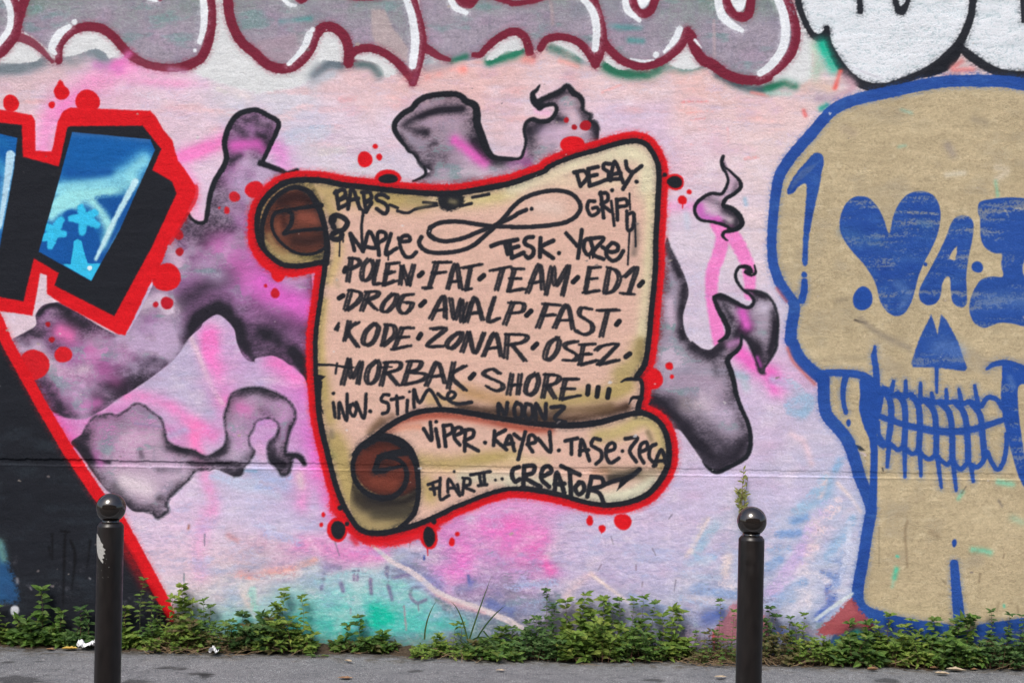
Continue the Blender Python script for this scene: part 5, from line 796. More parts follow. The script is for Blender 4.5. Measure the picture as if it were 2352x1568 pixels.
def axis(a, b_, d0, d1, fine, coarse):
    parts = []
    if a < d0: parts.append(np.linspace(a, d0, max(2, int((d0 - a) / coarse)), endpoint=False))
    parts.append(np.linspace(d0, d1, int((d1 - d0) / fine)))
    if b_ > d1: parts.append(np.linspace(d1, b_, max(2, int((b_ - d1) / coarse)))[1:])
    return np.concatenate(parts)
WX, WH = 5.0, 4.3
FINE = 1.5 / S
xs = axis(-WX, WX, -2.78, 2.78, FINE, 8 / S); zs = axis(-.06, WH, -.05, 3.55, FINE, 8 / S)
X, Z = np.meshgrid(xs, zs)
U, V = image_px(X, Z)
U = np.clip(U - PX0, 0, PW - 2.01); V = np.clip(V - PY0, 0, PH - 2.01)
ui = U.astype(np.int32); vi = V.astype(np.int32); fu = (U - ui).astype(np.float32)[..., None]; fv = (V - vi).astype(np.float32)[..., None]
colr = (CAN[vi, ui] * (1 - fu) + CAN[vi, ui + 1] * fu) * (1 - fv) + (CAN[vi + 1, ui] * (1 - fu) + CAN[vi + 1, ui + 1] * fu) * fv
colr = colr / 255.0
lin = np.where(colr <= .04045, colr / 12.92, ((colr + .055) / 1.055) ** 2.4) / np.array(GAIN, np.float32)
lin = np.clip(lin, .006, .88)
colr = np.where(lin <= .0031308, lin * 12.92, 1.055 * lin ** (1 / 2.4) - .055).astype(np.float32)
reg = REG[(V + .5).astype(np.int32), (U + .5).astype(np.int32)]
# relief: trowelled plaster, and the shallow level joint
pu, pv = U + PX0, V + PY0
relief = (GRAIN[vi, ui] - .5) * .0011 + (BLOT[vi, ui] - .5) * .004 + (STREAK[vi, ui] - .5) * .0012
jn = 1059.5 + pu * (35 / 2352.0)
w = np.clip((6.5 + 2.5 * (STREAK[vi, ui] - .5) + 5 * np.clip(BLOT[vi, ui] - .62, 0, 1) + 3 * (GRAIN[vi, ui] - .5) - np.abs(pv - jn)) / 2.0, 0, 1)
dep = np.interp(pu, [-300, 500, 800, 1400, 1650, 2400], [.008, .007, .0022, .003, .0026, .002])
Y = relief + w * dep
lip = np.clip(1 - np.abs(pv - jn - 8.5) / 2.2, 0, 1); Y = Y - lip * .002
ed = np.ones_like(X, bool); ed[1:-1, 1:-1] = False
Y = np.where(ed, .06, Y)
cell = reg[:-1, :-1]
wall = empty('graffiti_wall', (0, 0, 0), 'long rough plastered street wall covered in pink, red, black and blue graffiti', 'wall')
for rid, nm, lb in ((0, 'plaster', 'pink and lavender sprayed plaster between the paintings'), (1, 'painted_lettering', 'silver letters with maroon outline along the top'), (2, 'painted_lettering', 'white bubble letters with black outline'), (3, 'painted_skull', 'tan skull outlined in blue with teeth and letters in its eyes'),
                    (4, 'painted_lettering', 'black and blue block letters edged in red'), (5, 'painted_scroll', 'parchment scroll of names with red halo'), (6, 'painted_smoke', 'large purple smoke cloud left of the scroll'), (7, 'painted_smoke', 'grey smoke cloud above the scroll'), (8, 'painted_smoke', 'grey smoke cloud at the lower left'), (9, 'painted_smoke', 'grey smoke cloud right of the scroll'), (10, 'painted_smoke', 'small curled wisp of smoke')):
    k = cell == rid
    if not k.any(): continue
    o = link(nm, grid_mesh(nm, X, Y, Z, k, colr), m_pl, wall)
    o['label'] = lb
m_cr, t, b = mat('old_render', (.42, .38, .36), .9)
n = noise(t, 9, 5); r = ramp(t, n.outputs[0], [(.3, (.30, .27, .26)), (.7, (.46, .43, .41))]); t.links.new(r.outputs[0], b.inputs['Base Color']); bump(t, b, n.outputs[0], .4, .01)
mb = MB(); mb.box(-WX, WX, .062, .34, -.1, WH); mb.build('masonry_core', m_cr, wall)
mb = MB(); mb.box(-WX - .04, WX + .04, -.05, .39, WH, WH + .07); mb.build('coping', m_cr, wall)

# ---------------------------------------------------------------- ground
KERB = -3.36
m_pv, t, b = mat('pavement_asphalt', rough=.9, spec=.25)
n1 = noise(t, 210, 3, .75); n2 = noise(t, 90, 3, .6); n3 = noise(t, 3.2, 5, .62); n4 = noise(t, 22, 4, .6)
c1 = ramp(t, n1.outputs[0], [(.36, (.055, .06, .066)), (.48, (.148, .156, .168)), (.57, (.205, .215, .228)), (.67, (.55, .56, .57))])
c2 = ramp(t, n3.outputs[0], [(.3, (.78, .79, .80)), (.7, (1.12, 1.11, 1.09))]); c3 = ramp(t, n4.outputs[0], [(.3, (.62, .62, .62)), (.46, (1, 1, 1)), (.7, (1.14, 1.14, 1.13))])
at = t.nodes.new('ShaderNodeAttribute'); at.attribute_name = 'paint'
c = mixc(t, 1, c1.outputs[0], c2.outputs[0], 'MULTIPLY'); c = mixc(t, .85, c, c3.outputs[0], 'MULTIPLY'); c = mixc(t, 1, c, at.outputs['Color'], 'MULTIPLY')
t.links.new(c, b.inputs['Base Color'])
ad = t.nodes.new('ShaderNodeMath'); ad.operation = 'ADD'; t.links.new(n1.outputs[0], ad.inputs[0]); t.links.new(n2.outputs[0], ad.inputs[1]); bump(t, b, ad.outputs[0], .7, .004)
gx_ = axis(-40, 40, -3.3, 3.3, .012, 1.0); gy_ = axis(KERB, .05, -1.0, .05, .01, .12)
GX, GY = np.meshgrid(gx_, gy_)
gn = upsample(np.random.RandomState(5).rand(14, 60).astype(np.float32), *GX.shape); gn2 = upsample(np.random.RandomState(6).rand(60, 220).astype(np.float32), *GX.shape)
st = np.ones(GX.shape, np.float32)
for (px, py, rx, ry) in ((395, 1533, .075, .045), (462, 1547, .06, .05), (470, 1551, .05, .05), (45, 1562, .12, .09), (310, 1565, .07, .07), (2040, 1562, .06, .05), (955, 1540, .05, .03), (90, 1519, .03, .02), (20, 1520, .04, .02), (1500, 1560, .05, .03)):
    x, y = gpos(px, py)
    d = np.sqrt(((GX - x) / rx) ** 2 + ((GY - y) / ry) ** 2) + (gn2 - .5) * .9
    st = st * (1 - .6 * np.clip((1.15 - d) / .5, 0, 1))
st = st * (1 - .6 * np.clip(1 + (GY + .08 + (gn2 - .5) * .2) / .16, 0, 1))  # darker towards the wall: contact shade painted into the pavement colour
dirt_shade = np.clip(1 + (GY + .05 + (gn2 - .5) * .25) / .2, 0, 1)[..., None]  # brown dirt along the seam, strengthened to paint in contact shade
cg = st[..., None] * (np.ones(3, np.float32) * (1 - dirt_shade) + np.array((.95, .80, .62), np.float32) * dirt_shade)
cg = np.where(cg <= .0031308, cg * 12.92, 1.055 * np.maximum(cg, 1e-5) ** (1 / 2.4) - .055).astype(np.float32)
GZ = (gn - .5) * .010 + (gn2 - .5) * .004; GZ = np.where(GY < KERB + .14, 0, GZ)
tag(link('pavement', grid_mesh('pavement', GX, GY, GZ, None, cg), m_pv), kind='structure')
m_kb, t, b = mat('kerb_granite', rough=.8); n = noise(t, 160, 3); r = ramp(t, n.outputs[0], [(.3, (.20, .20, .20)), (.7, (.38, .37, .36))]); t.links.new(r.outputs[0], b.inputs['Base Color']); bump(t, b, n.outputs[0], .3, .003)
mb = MB(); mb.box(-40, 40, KERB - .18, KERB - .003, -.3, .004); tag(mb.build('kerb', m_kb), kind='structure')
m_rd, t, b = mat('road_asphalt', rough=.9); n = noise(t, 220, 3, .7); n2 = noise(t, 2, 4); r = ramp(t, n.outputs[0], [(.3, (.03, .03, .032)), (.7, (.10, .10, .102))]); t.links.new(r.outputs[0], b.inputs['Base Color']); bump(t, b, n.outputs[0], .5, .004)
mb = MB(); mb.v = [(-200, -200, -.125), (200, -200, -.125), (200, 200, -.125), (-200, 200, -.125)]; mb.f = [(0, 1, 2, 3)]; tag(mb.build('road', m_rd), kind='structure')
# soil gathered in the angle of wall and pavement, coloured darker as contact shade
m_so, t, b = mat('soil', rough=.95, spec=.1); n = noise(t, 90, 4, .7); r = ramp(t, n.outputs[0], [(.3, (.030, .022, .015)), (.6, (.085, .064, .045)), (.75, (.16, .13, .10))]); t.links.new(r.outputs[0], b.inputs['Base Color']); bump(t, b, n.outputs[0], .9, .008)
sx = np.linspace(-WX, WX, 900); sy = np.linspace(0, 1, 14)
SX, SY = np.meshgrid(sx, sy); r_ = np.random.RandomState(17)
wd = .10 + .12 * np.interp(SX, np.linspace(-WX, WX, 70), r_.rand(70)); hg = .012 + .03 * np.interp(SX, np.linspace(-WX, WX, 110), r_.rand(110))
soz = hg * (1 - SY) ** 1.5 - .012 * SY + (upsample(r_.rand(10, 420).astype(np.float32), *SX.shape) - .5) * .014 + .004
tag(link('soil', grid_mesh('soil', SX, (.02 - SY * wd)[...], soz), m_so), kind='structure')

# ---------------------------------------------------------------- building across the street (seen mirrored in the balls)
m_fc, t, b = mat('facade_render', rough=.9); n = noise(t, 1.2, 5); r = ramp(t, n.outputs[0], [(.3, (.26, .20, .15)), (.7, (.36, .29, .22))]); t.links.new(r.outputs[0], b.inputs['Base Color'])
m_gl, t, b = mat('window_glass', (.03, .035, .04), .08, .6); m_zn, t, b = mat('zinc_roof', (.16, .17, .18), .5); m_fr, t, b = mat('window_paint', (.55, .53, .50), .5)
bld = empty('apartment_building', (0, -17, -.12), 'brown rendered apartment building across the street behind the bollards', 'building')
mb = MB(); mb.box(-22, 22, -9, 0, 0, 9.2); mb.build('facade', m_fc, bld)
mb = MB(); mb.v = [(-22.2, .25, 9.2), (22.2, .25, 9.2), (22.2, -9.2, 9.2), (-22.2, -9.2, 9.2), (-22.2, -2, 11), (22.2, -2, 11), (22.2, -7, 11), (-22.2, -7, 11)]; mb.f = [(0, 1, 5, 4), (1, 2, 6, 5), (2, 3, 7, 6), (3, 0, 4, 7), (4, 5, 6, 7), (3, 2, 1, 0)]; mb.build('roof', m_zn, bld)
for k in range(9):
    for j in range(3):
        x0 = -19.5 + k * 4.6; z0 = 1.1 + j * 2.8
        mb = MB(); mb.box(x0 - .08, x0 + 1.18, .003, .06, z0 - .08, z0 + 1.78); f = mb.build('window', m_fr, bld)
        mb = MB(); mb.box(x0, x0 + 1.1, .062, .07, z0, z0 + 1.7); mb.build('pane', m_gl, f)

# ---------------------------------------------------------------- bollards
m_bo, t, b = mat('bollard_paint', (.016, .013, .0125), .34, .4)
n = noise(t, 60, 4, .6, stretch=(1, 1, .25)); r = ramp(t, n.outputs[0], [(.35, (.008, .0066, .0064)), (.65, (.015, .012, .0115))]); t.links.new(r.outputs[0], b.inputs['Base Color'])
n2 = noise(t, 25, 4); r2 = ramp(t, n2.outputs[0], [(.35, (.30, .30, .30)), (.7, (.46, .46, .46))]); t.links.new(r2.outputs[0], b.inputs['Roughness']); bump(t, b, n.outputs[0], .06, .002)
m_ba, t, b = mat('bollard_ball_paint', (.016, .012, .010), .1, .5); b.inputs['IOR'].default_value = 1.8
n = noise(t, 120, 4); r2 = ramp(t, n.outputs[0], [(.4, (.05, .05, .05)), (.75, (.14, .14, .14))]); t.links.new(r2.outputs[0], b.inputs['Roughness'])
m_ch, t, b = mat('chipped_primer', (.40, .40, .38), .8)
n = noise(t, 200, 3); r = ramp(t, n.outputs[0], [(.3, (.32, .32, .31)), (.7, (.46, .46, .44))]); t.links.new(r.outputs[0], b.inputs['Base Color'])
BD = DIST * S / 750.0 - DIST
def bollard(x, label):
    t_ = empty('bollard', (x, BD, 0), label, 'bollard', 'bollards along the kerb')
    mb = MB(); mb.lathe([(.055, -.02), (.055, .012), (.05, .032), (.0402, .03), (.0402, .10), (.04, .4), (.0395, 1.058), (.0385, 1.062), (.033, 1.069), (.0315, 1.0705)], 56); mb.build('post', m_bo, t_, True).data.set_sharp_from_angle(angle=.6)
    mb = MB(); mb.lathe([(.027, 1.068), (.0255, 1.073), (.026, 1.079)], 40); mb.build('neck', m_ba, t_, True)
    mb = MB(); mb.lathe([(max(.0005, .045 * math.sin(a)), 1.1155 - .045 * math.cos(a)) for a in np.linspace(.0, math.pi, 40)], 56); mb.build('ball', m_ba, t_, True)
    return t_
bl = bollard(-1.217, 'brown-black ball-topped bollard with a pale chipped patch of paint, before the black wall panel')
br = bollard(.746, 'clean brown-black ball-topped bollard standing before the lavender wall left of the skull')
# the chip: a thin scab following the post
cp = [(893, 195), (915, 205), (938, 235), (952, 265), (975, 290), (972, 312), (1000, 335), (985, 352), (998, 372), (975, 385), (990, 408), (968, 420), (980, 440), (978, 462), (955, 440), (925, 405), (906, 350), (896, 290)]
pts = []
for px, py in cp:
    dx = (px - 1006) / 4 / 750; z = 1.1155 - (py - (-32)) / 4 / 750
    pts.append((math.asin(max(-.985, min(.985, dx / .0402))), z))
mb = MB(); na, nz = 70, 70
a0, a1 = min(p[0] for p in pts), max(p[0] for p in pts); z0, z1 = min(p[1] for p in pts), max(p[1] for p in pts)
def inpoly(a, z):
    c_ = False
    for i in range(len(pts)):
        (xa, ya), (xb, yb) = pts[i], pts[i - 1]
        if (ya > z) != (yb > z) and a < (xb - xa) * (z - ya) / (yb - ya) + xa: c_ = not c_
    return c_
vid = {}
def vtx(i, j):
    if (i, j) not in vid:
        a = a0 + (a1 - a0) * i / na; z = z0 + (z1 - z0) * j / nz
        vid[(i, j)] = len(mb.v); mb.v.append((.0404 * math.sin(a), -.0404 * math.cos(a), z))
    return vid[(i, j)]
for i in range(na):
    for j in range(nz):
        if inpoly(a0 + (a1 - a0) * (i + .5) / na, z0 + (z1 - z0) * (j + .5) / nz): mb.f.append((vtx(i, j), vtx(i + 1, j), vtx(i + 1, j + 1), vtx(i, j + 1)))
mb.build('chipped_patch', m_ch, bl)['label'] = 'pale bare patch where the paint has flaked off'
random.seed(4)
for k in range(14):
    mb = MB()
    a = random.uniform(-1.1, .3); z = 1.1155 - (random.choice([random.uniform(480, 640), random.uniform(230, 640)]) + 32) / 4 / 750; r = random.uniform(.0005, .0013); b0 = len(mb.v)
    for q in range(6): mb.v.append((.0405 * math.sin(a + r / .04 * math.cos(q * 1.047)), -.0405 * math.cos(a + r / .04 * math.cos(q * 1.047)), z + r * math.sin(q * 1.047)))
    mb.f.append(tuple(range(b0, b0 + 6)))
    mb.build('paint_fleck', m_ch, bl)

# ---------------------------------------------------------------- weeds along the foot of the wall
def leafmat(name, cols, trans=.38, rough=.5):
    m, t, b = mat(name, rough=rough, spec=.35)
    g = t.nodes.new('ShaderNodeNewGeometry'); r = ramp(t, g.outputs['Random Per Island'], [(i / (len(cols) - 1), c) for i, c in enumerate(cols)])
    n = noise(t, 60, 2); v = ramp(t, n.outputs[0], [(.3, (.8, .8, .8)), (.7, (1.2, 1.2, 1.2))])
    c = mixc(t, 1, r.outputs[0], v.outputs[0], 'MULTIPLY'); t.links.new(c, b.inputs['Base Color'])
    tr = t.nodes.new('ShaderNodeBsdfTranslucent'); t.links.new(c, tr.inputs[0]); mx = t.nodes.new('ShaderNodeMixShader'); mx.inputs[0].default_value = trans
    out = [q for q in t.nodes if q.type == 'OUTPUT_MATERIAL'][0]
    t.links.new(b.outputs[0], mx.inputs[1]); t.links.new(tr.outputs[0], mx.inputs[2]); t.links.new(mx.outputs[0], out.inputs[0])
    return m
M_LEAF = leafmat('weed_leaf', [(.06, .115, .03), (.10, .20, .042), (.14, .26, .052), (.20, .32, .075), (.11, .21, .07), (.22, .27, .06)])
M_LEAFS = [M_LEAF, leafmat('young_weed_leaf', [(.11, .18, .035), (.16, .27, .05), (.23, .34, .07), (.30, .36, .08)]), leafmat('dark_weed_leaf', [(.05, .11, .035), (.08, .17, .05), (.12, .22, .07), (.16, .25, .09)])]
M_OLIV = leafmat('olive_leaf', [(.11, .13, .034), (.16, .16, .065), (.20, .155, .08), (.10, .13, .034)])
M_STEM = leafmat('weed_stem', [(.09, .11, .04), (.14, .08, .05), (.16, .07, .05)], .0)
M_DRY = leafmat('dry_stalk', [(.20, .135, .075), (.28, .20, .115), (.15, .10, .06)], .0, .8)
M_GRASS = leafmat('grass_blade', [(.05, .11, .03), (.075, .14, .04), (.10, .15, .06)])
ASP = [.48]
def stem(fo, stm, x, y, h, rnd, lean=None, size=1.0, top=True):
    lx, ly = lean if lean else (rnd.uniform(-.35, .35), rnd.uniform(-.4, .08))
    n = max(4, int(h / .025)); pts = []
    bend = rnd.uniform(-.2, .2)
    for i in range(n + 1):
        t_ = i / n
        pts.append((x + lx * h * t_ * (.5 + .5 * t_) + bend * h * math.sin(t_ * 2.6) * .3, min(-.008, y + ly * h * t_ * (.4 + .6 * t_)), h * (t_ - .12 * t_ * t_)))
    stm.tube(pts, .0017, .0008, 4)
    a = rnd.uniform(0, 6.28)
    for i in range(1 if h < .1 else 2, n + 1):
        t_ = i / n
        m = rnd.choice((1, 2, 2, 3))
        for k in range(m):
            a += 2.4 + rnd.uniform(-.4, .4)
            L = size * rnd.uniform(.024, .06) * (1.05 - .35 * t_); e = rnd.uniform(-.15, .55)
            d = (math.cos(a) * math.cos(e), math.sin(a) * math.cos(e), math.sin(e))
            if pts[i][1] + d[1] * L > -.004: d = (d[0], -abs(d[1]) * .4, d[2])
            fo.leaf(pts[i], d, (rnd.uniform(-.35, .35), -.75, .7), L, L * ASP[0] * rnd.uniform(.85, 1.15), rnd.uniform(.1, .4))
    if top:
        a0_ = rnd.uniform(0, 6)
        for k in range(rnd.randint(5, 7)):
            a = a0_ + k * 1.05; e = rnd.uniform(.15, .8); L = size * rnd.uniform(.03, .048)
            d = (math.cos(a) * math.cos(e), math.sin(a) * math.cos(e), math.sin(e))
            if pts[-1][1] + d[1] * L > -.004: d = (d[0], -abs(d[1]) * .4, d[2])
            fo.leaf(pts[-1], d, (0, -.6, .8), L, L * .48, .25)
def clump(px0, px1, ytop, label, seed, dens=1.0, tall=(), olive=.0, dry=0, name='weed_plant', size=1.0, depth=.2, cat='weed'):
    rnd = random.Random(seed); size *= (1.0, .8, 1.2, .9, 1.1, .74)[seed % 6]; ASP[0] = (.5, .4, .58, .46)[seed % 4]; xa, _ = wall_xz(px0, 1490); xb, _ = wall_xz(px1, 1490)
    root = empty(name, ((xa + xb) / 2, -.012, .005), label, cat, 'weeds growing along the foot of the wall')
    fo, ol, sm_, dr = MB(), MB(), MB(), MB(); cx = (xa + xb) / 2
    _, zt = wall_xz((px0 + px1) / 2, ytop)
    zb = max(.05, zt)
    for k in range(int(dens * 46 * (xb - xa) / .23) + 3):
        x = rnd.uniform(xa, xb) - cx; y = -rnd.uniform(.0, depth) ** 1.0
        env = 1 - .55 * abs(2 * (x + cx - xa) / (xb - xa) - 1) ** 2.5
        h = zb * env * rnd.uniform(.35, 1.05) * (.88 + .38 * math.sin(x * 31 + seed * 1.7) * math.sin(x * 13 + seed)) * (1 - .6 * max(0, -y) / max(depth, .01) * rnd.random())
        stem(ol if rnd.random() < olive else fo, sm_, x, y, max(.035, h), rnd, None, size * (.8 if rnd.random() < olive else 1))
    for px, py in tuple(tall) + tuple((rnd.uniform(px0, px1), ytop + rnd.uniform(-14, 26)) for _ in range(2 if dens > .6 else 0)):
        x, z = wall_xz(px, py)
        stem(fo, sm_, x - cx - .01, -.03, z * 1.12, rnd, (rnd.uniform(-.05, .12), -.05), size * 1.1)
    for k in range(dry):
        x = rnd.uniform(xa, xb) - cx; y = -rnd.uniform(.02, depth + .05); L = rnd.uniform(.06, .2); a = rnd.uniform(0, 6.28); p = [(x, y, .004)]
        up = rnd.uniform(.0, .55)
        for i in range(7):
            a += rnd.uniform(-.7, .7)
            q = p[-1]; p.append((q[0] + math.cos(a) * L / 7, min(-.01, q[1] + math.sin(a) * L / 9), max(.004, q[2] + L / 7 * (up - .12 * i * up) + rnd.uniform(-.004, .006))))
        dr.tube(p, .0017, .0006, 4)
    m_ = 14; run = [(xa - cx + (xb - xa) * i / m_, -depth * (.45 + .3 * math.sin(i * 2.1 + seed)), .006 + .003 * math.sin(i * 1.7)) for i in range(m_ + 1)]
    sm_.tube(run, .0022, .0016, 4)
    if dry: dr.tube([(p[0], p[1] - .02, p[2] + .003) for p in run], .002, .0015, 4)
    if fo.v: fo.build('foliage', M_LEAFS[(0, 1, 0, 2, 1)[seed % 5]], root)
    if ol.v: ol.build('foliage', M_OLIV, root)
    if sm_.v: sm_.build('stem', M_STEM, root)
    if dr.v: dr.build('dry_stalk', M_DRY, root)
    return root
clump(-40, 28, 1418, 'leafy weed at the left edge of the photo beside the white paint spot', 1, .8, ((6, 1392),), depth=0.06)
clump(30, 160, 1420, 'green weed with one tall leafy shoot against the black wall, left of the chipped bollard', 2, 1.0, ((108, 1352), (52, 1418), (146, 1404)), depth=0.06)
clump(158, 224, 1440, 'green weed half hidden by the chipped bollard, on its left', 3, 1.0, ((196, 1396), (212, 1402)), depth=0.06)
clump(276, 345, 1440, 'green weed with one broad rosette just right of the chipped bollard', 4, .9, ((303, 1392),), depth=0.08)
clump(322, 378, 1390, 'tall weed standing against the lower end of the red diagonal stripe', 5, .9, ((336, 1327), (354, 1370)), depth=0.06)
clump(362, 470, 1378, 'bushy weed beside the foot of the red stripe with tangled dry stalks before it', 6, 1.3, ((425, 1343), (405, 1368), (450, 1380)), .45, 46, depth=0.15)
clump(455, 560, 1402, 'low sprawling weed with brown stalks between the red stripe and the turquoise patch', 7, .95, ((482, 1376), (498, 1390)), .3, 34, depth=0.16)
clump(545, 640, 1412, 'green weed at the left end of the turquoise patch', 8, 1.0, ((560, 1412),), .15, 10, depth=0.12)
clump(596, 725, 1394, 'weed with two tall leafy shoots in front of the turquoise patch', 9, 1.1, ((645, 1350), (648, 1365), (700, 1368), (628, 1385)), .1, 6, depth=0.13)
clump(770, 920, 1462, 'sparse low weed under the brightest turquoise paint', 10, .45, ((800, 1432), (884, 1452), (832, 1415)), .3, 8, depth=0.06)
clump(955, 1085, 1465, 'low spreading weed at the foot of the diagonal cream line', 11, .7, ((1045, 1432), (1062, 1430)), .1, 6, depth=0.2)
clump(1080, 1190, 1452, 'low green weed below the end of the cream line, right of the grass tuft', 12, 1.0, ((1165, 1440), (1150, 1445)), .05, 4, depth=0.2)
clump(1185, 1300, 1394, 'dense weed with one tall drooping shoot right of the cream line', 13, 1.25, ((1258, 1352), (1232, 1416), (1276, 1385)), 0, 4, depth=0.16)
clump(1290, 1415, 1380, 'widest dense green weed in the middle of the wall foot', 14, 1.3, ((1335, 1362), (1394, 1374), (1310, 1376)), 0, 4, depth=0.17)
clump(1405, 1505, 1388, 'dense weed with a pointed shoot, left of the two thin drooping shoots', 15, 1.2, ((1472, 1368), (1450, 1374), (1492, 1382)), 0, 4, depth=0.16)
clump(1500, 1590, 1450, 'thin weed with two drooping leafy shoots on lavender wall', 16, .5, ((1545, 1397), (1560, 1402), (1524, 1412)), .1, 10, depth=0.1)
clump(1580, 1698, 1445, 'withered olive weed with tangled tan stalks left of the clean bollard', 17, .9, ((1646, 1375), (1684, 1400)), .75, 70, size=.85, depth=0.17)
clump(1742, 1812, 1425, 'withered weed with tan stalks just right of the clean bollard', 18, .8, ((1750, 1392), (1772, 1412)), .8, 34, size=.85, depth=0.15)
clump(1812, 1905, 1440, 'green weed with one pale shoot in front of the red painted triangle', 19, 1.1, ((1842, 1408), (1828, 1432)), .1, 6, depth=0.14)
clump(1895, 2015, 1452, 'low dense weed under the red triangle left of the skull jaw line', 20, 1.2, ((1948, 1428), (1990, 1430)), .05, 6, depth=0.14)
clump(2005, 2120, 1420, 'dense green weed below the lower left corner of the skull', 21, 1.3, ((2042, 1410), (2085, 1420)), 0, 4, depth=0.14)
clump(2110, 2230, 1414, 'dense green weed around the foot of the blue stroke under the skull', 22, 1.3, ((2210, 1412), (2140, 1420), (2186, 1428)), 0, 4, depth=0.14)
clump(2220, 2400, 1420, 'dense green weed at the right edge of the photo below the skull', 23, 1.3, ((2270, 1400), (2318, 1408), (2345, 1410)), .05, 6, depth=0.14)
# the tall thin weed behind the right bollard
rnd = random.Random(77); x0, _ = wall_xz(1712, 1490); root = empty('tall_weed', (x0, -.10, .005), 'tall spindly weed rising behind the clean bollard, its thin tip above the ball', 'weed')
fo, sm_ = MB(), MB(); tips = [(1704, 1078), (1692, 1120), (1716, 1098), (1690, 1150), (1700, 1135), (1712, 1130)]
xt, zt = wall_xz(1702, 1180)
sm_.tube([(0, 0, 0), (.004, .01, .3), (xt - x0 + .006, .03, .5), (xt - x0, .05, zt)], .0035, .0018, 5)
for px, py in tips:
    x, z = wall_xz(px, py); p0 = Vector((xt - x0, .05, zt - rnd.uniform(.0, .08))); p1 = Vector((x - x0, .06 + rnd.uniform(-.02, .02), z)); pm = (p0 + p1) / 2 + Vector((rnd.uniform(-.012, .012), 0, 0))
    sm_.tube([tuple(p0), tuple(pm), tuple(p1)], .002, .001, 4)
    for k in range(26):
        t_ = rnd.random(); p = p0.lerp(pm, t_ * 2) if t_ < .5 else pm.lerp(p1, t_ * 2 - 1); a = rnd.uniform(0, 6.28); e = rnd.uniform(.2, 1.1); L = rnd.uniform(.016, .032)
        d = (math.cos(a) * math.cos(e), -abs(math.sin(a)) * math.cos(e) * .3, math.sin(e)); fo.leaf(p, d, (0, -1, .3), L, L * .42)
for k in range(40):
    z = rnd.uniform(.1, zt); a = rnd.uniform(0, 6.28); L = rnd.uniform(.02, .04); fo.leaf(((xt - x0) * z / zt, .03 * z, z), (math.cos(a), -abs(math.sin(a)), .3), (0, 0, 1), L, L * .22)
fo.build('foliage', leafmat('pale_weed_leaf', [(.26, .30, .09), (.38, .38, .14), (.20, .25, .07)]), root); sm_.build('stem', M_STEM, root)
# grass tuft
rnd = random.Random(5); x0, _ = wall_xz(1085, 1490); root = empty('grass_tuft', (x0, -.12, .005), 'tuft of long grass blades leaning before the end of the cream line', 'grass', None); mb = MB()
def blade(p0, p1, p2, w):
    p0, p1, p2 = Vector(p0), Vector(p1), Vector(p2); b = len(mb.v); n = 9
    for i in range(n + 1):
        t_ = i / n; p = p0 * (1 - t_) ** 2 + p1 * (2 * t_ * (1 - t_)) + p2 * t_ * t_; d = ((p1 - p0) * (1 - t_) + (p2 - p1) * t_).normalized(); s_ = d.cross(Vector((0, 1, .2))).normalized(); ww = w * (1 - t_ ** 2.2) + .0002
        mb.v += [tuple(p - s_ * ww), tuple(p + Vector((0, .0012, 0))), tuple(p + s_ * ww)]
    for i in range(n):
        q = b + i * 3; mb.f += [(q, q + 1, q + 4, q + 3), (q + 1, q + 2, q + 5, q + 4)]
def wp(px, py, y): x, z = wall_xz(px, py, S * DIST / (DIST + y)); return (x - x0, y + .12, z)
for s_ in (((1078, 1470), (1100, 1400), (1130, 1322)), ((1076, 1480), (1060, 1400), (1035, 1382)), ((975, 1470), (976, 1420), (1003, 1380)), ((1095, 1468), (1130, 1410), (1165, 1390)), ((1080, 1475), (1125, 1440), (1150, 1520)), ((1110, 1450), (1150, 1500), (1195, 1545)), ((1065, 1500), (1000, 1495), (935, 1510)), ((1050, 1490), (990, 1480), (945, 1500))):
    blade(*[wp(px, py, -.10 - .02 * i - (.08 if py > 1500 else 0)) for i, (px, py) in enumerate(s_)], .0042)
for k in range(26): blade((rnd.uniform(-.07, .07), rnd.uniform(-.05, .05), 0), (rnd.uniform(-.09, .09), rnd.uniform(-.06, .04), rnd.uniform(.05, .1)), (rnd.uniform(-.17, .17), rnd.uniform(-.12, .02), rnd.uniform(.02, .13)), .003)
mb.build('grass_blades', M_GRASS, root)

# ---------------------------------------------------------------- litter on the pavement
def litmat(name, a, b_, rough=.8):
    m, t, b = mat(name, rough=rough); n = noise(t, 70, 3); r = ramp(t, n.outputs[0], [(.35, a), (.65, b_)]); t.links.new(r.outputs[0], b.inputs['Base Color']); return m
M_PAPER = litmat('white_paper', (.72, .74, .76), (.82, .84, .86)); M_BROWN = litmat('dead_leaf', (.20, .11, .055), (.30, .18, .09)); M_YEL = litmat('yellow_leaf', (.42, .27, .05), (.52, .36, .08)); M_PALE = litmat('pale_leaf', (.34, .27, .18), (.46, .38, .27))
def scrap(px, py, w, name, label, cat, m, seed, h=.02):
    rnd = random.Random(seed); x, y = gpos(px, py); mb = MB(); n = 9
    for j in range(n):
        for i in range(n):
            u, v = i / (n - 1) - .5, j / (n - 1) - .5; k = 1 + rnd.uniform(-.16, .16)
            mb.v.append((u * w * k, v * w * .8 * k, .006 + h * (.25 + .9 * abs(math.sin(3.1 * u + seed) * math.cos(4.3 * v + seed))) + rnd.uniform(0, h * .45)))
    for j in range(n - 1):
        for i in range(n - 1): mb.f.append((j * n + i, j * n + i + 1, (j + 1) * n + i + 1, (j + 1) * n + i))
    o = mb.build(name, m); o.location = (x, y, 0); tag(o, label, cat); return o
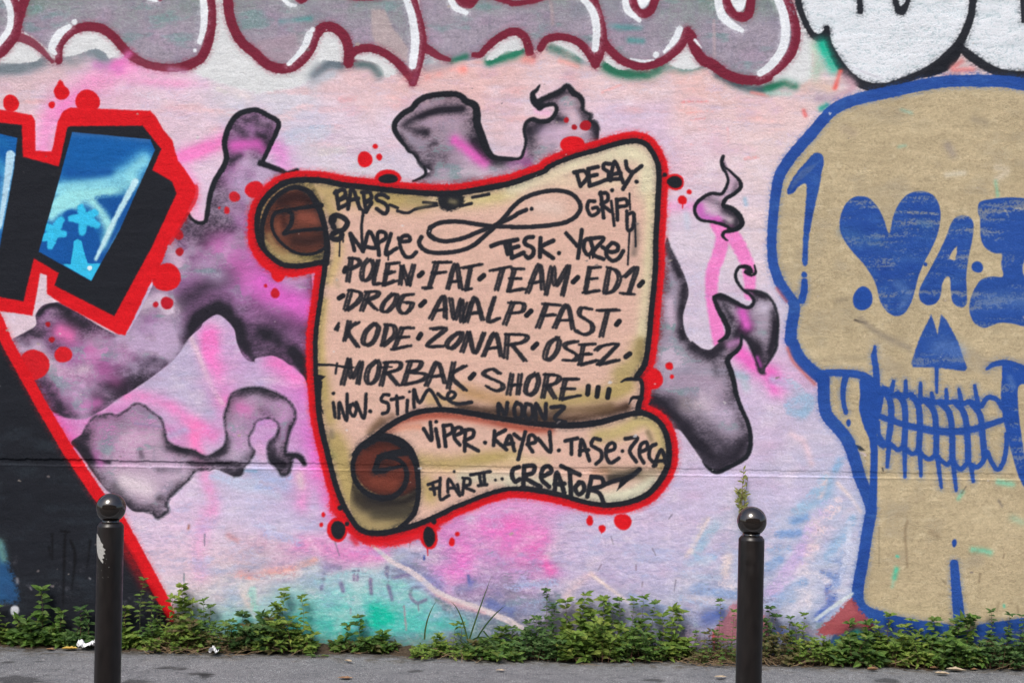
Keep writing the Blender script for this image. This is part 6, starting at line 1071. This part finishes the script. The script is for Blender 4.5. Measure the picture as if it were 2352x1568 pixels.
def fallen(px, py, L, rot, label, m, seed, curl=.25, grp='fallen leaves on the pavement'):
    rnd = random.Random(seed); x, y = gpos(px, py); mb = MB(); n = 10
    for i in range(n + 1):
        t_ = i / n; w = L * .24 * math.sin(math.pi * min(1, t_ * 1.03)) ** .8 * (1 + rnd.uniform(-.18, .18)) + .0005
        for k in (-1, -.5, 0, .5, 1): mb.v.append(((t_ - .5) * L, k * w, .008 + abs(k) ** 1.5 * w * 1.1 * curl * 2 + curl * L * (t_ - .5) ** 2 + rnd.uniform(0, .0015)))
    for i in range(n):
        for k in range(4): mb.f.append((i * 5 + k, i * 5 + k + 1, i * 5 + k + 6, i * 5 + k + 5))
    o = mb.build('fallen_leaf', m); o.location = (x, y, 0); o.rotation_euler = (0, 0, math.radians(rot)); tag(o, label, 'leaf', grp); return o
scrap(197, 1492, .08, 'crumpled_paper', 'larger crumpled white paper left of the chipped bollard', 'paper', M_PAPER, 3, .034)
scrap(216, 1491, .05, 'crumpled_paper', 'white paper scrap touching the chipped bollard behind a larger crumpled one', 'paper', M_PAPER, 8, .03)
scrap(490, 1507, .046, 'crumpled_paper', 'small white paper scrap among the dry stalks right of the red stripe', 'paper', M_PAPER, 5, .032)
fallen(160, 1494, .085, 12, 'yellow fallen leaf beside the crumpled white paper', M_YEL, 1); fallen(115, 1495, .05, -8, 'small brown fallen leaf left of the yellow one', M_BROWN, 2)
fallen(2004, 1542, .062, 4, 'dark brown curled leaf alone on the pavement left of the pale leaves', M_BROWN, 3, .4); fallen(2146, 1537, .05, 10, 'small brown leaf above the two pale leaves, below the skull', M_BROWN, 4); fallen(2196, 1543, .10, -14, 'largest pale dry leaf below the skull', M_PALE, 5); fallen(2164, 1551, .075, -10, 'narrow pale dry leaf nearest the lower right edge', M_PALE, 6)
fallen(2238, 1541, .045, 20, 'small reddish brown leaf under the weeds right of the largest pale leaf', M_BROWN, 12); fallen(1655, 1558, .065, 6, 'tan dry leaf on the pavement just left of the clean bollard', M_PALE, 7, .15); fallen(793, 1560, .075, 2, 'thin orange-brown leaf at the bottom edge below the turquoise patch', M_BROWN, 8, .1); fallen(1150, 1542, .05, 6, 'thin tan leaf on the pavement below the grass tuft', M_PALE, 9, .1); fallen(800, 1522, .045, -25, 'pale curled straw-like leaf in the middle of the pavement', M_PALE, 10, .3)
rnd = random.Random(9); x, y = gpos(728, 1510); root = empty('weed_sprig', (x, y, .004), 'small torn green sprig lying alone on the pavement', 'weed'); mb = MB(); s2 = MB(); s2.tube([(-.04, 0, .004), (0, .005, .008), (.05, 0, .006)], .0014, .0008, 4)
for k in range(16): a = rnd.uniform(0, 6.28); L = rnd.uniform(.02, .038); mb.leaf((rnd.uniform(-.035, .045), rnd.uniform(-.005, .008), .008), (math.cos(a), math.sin(a), rnd.uniform(.0, .4)), (0, 0, 1), L, L * .45)
mb.build('foliage', M_LEAF, root); s2.build('stem', M_STEM, root)
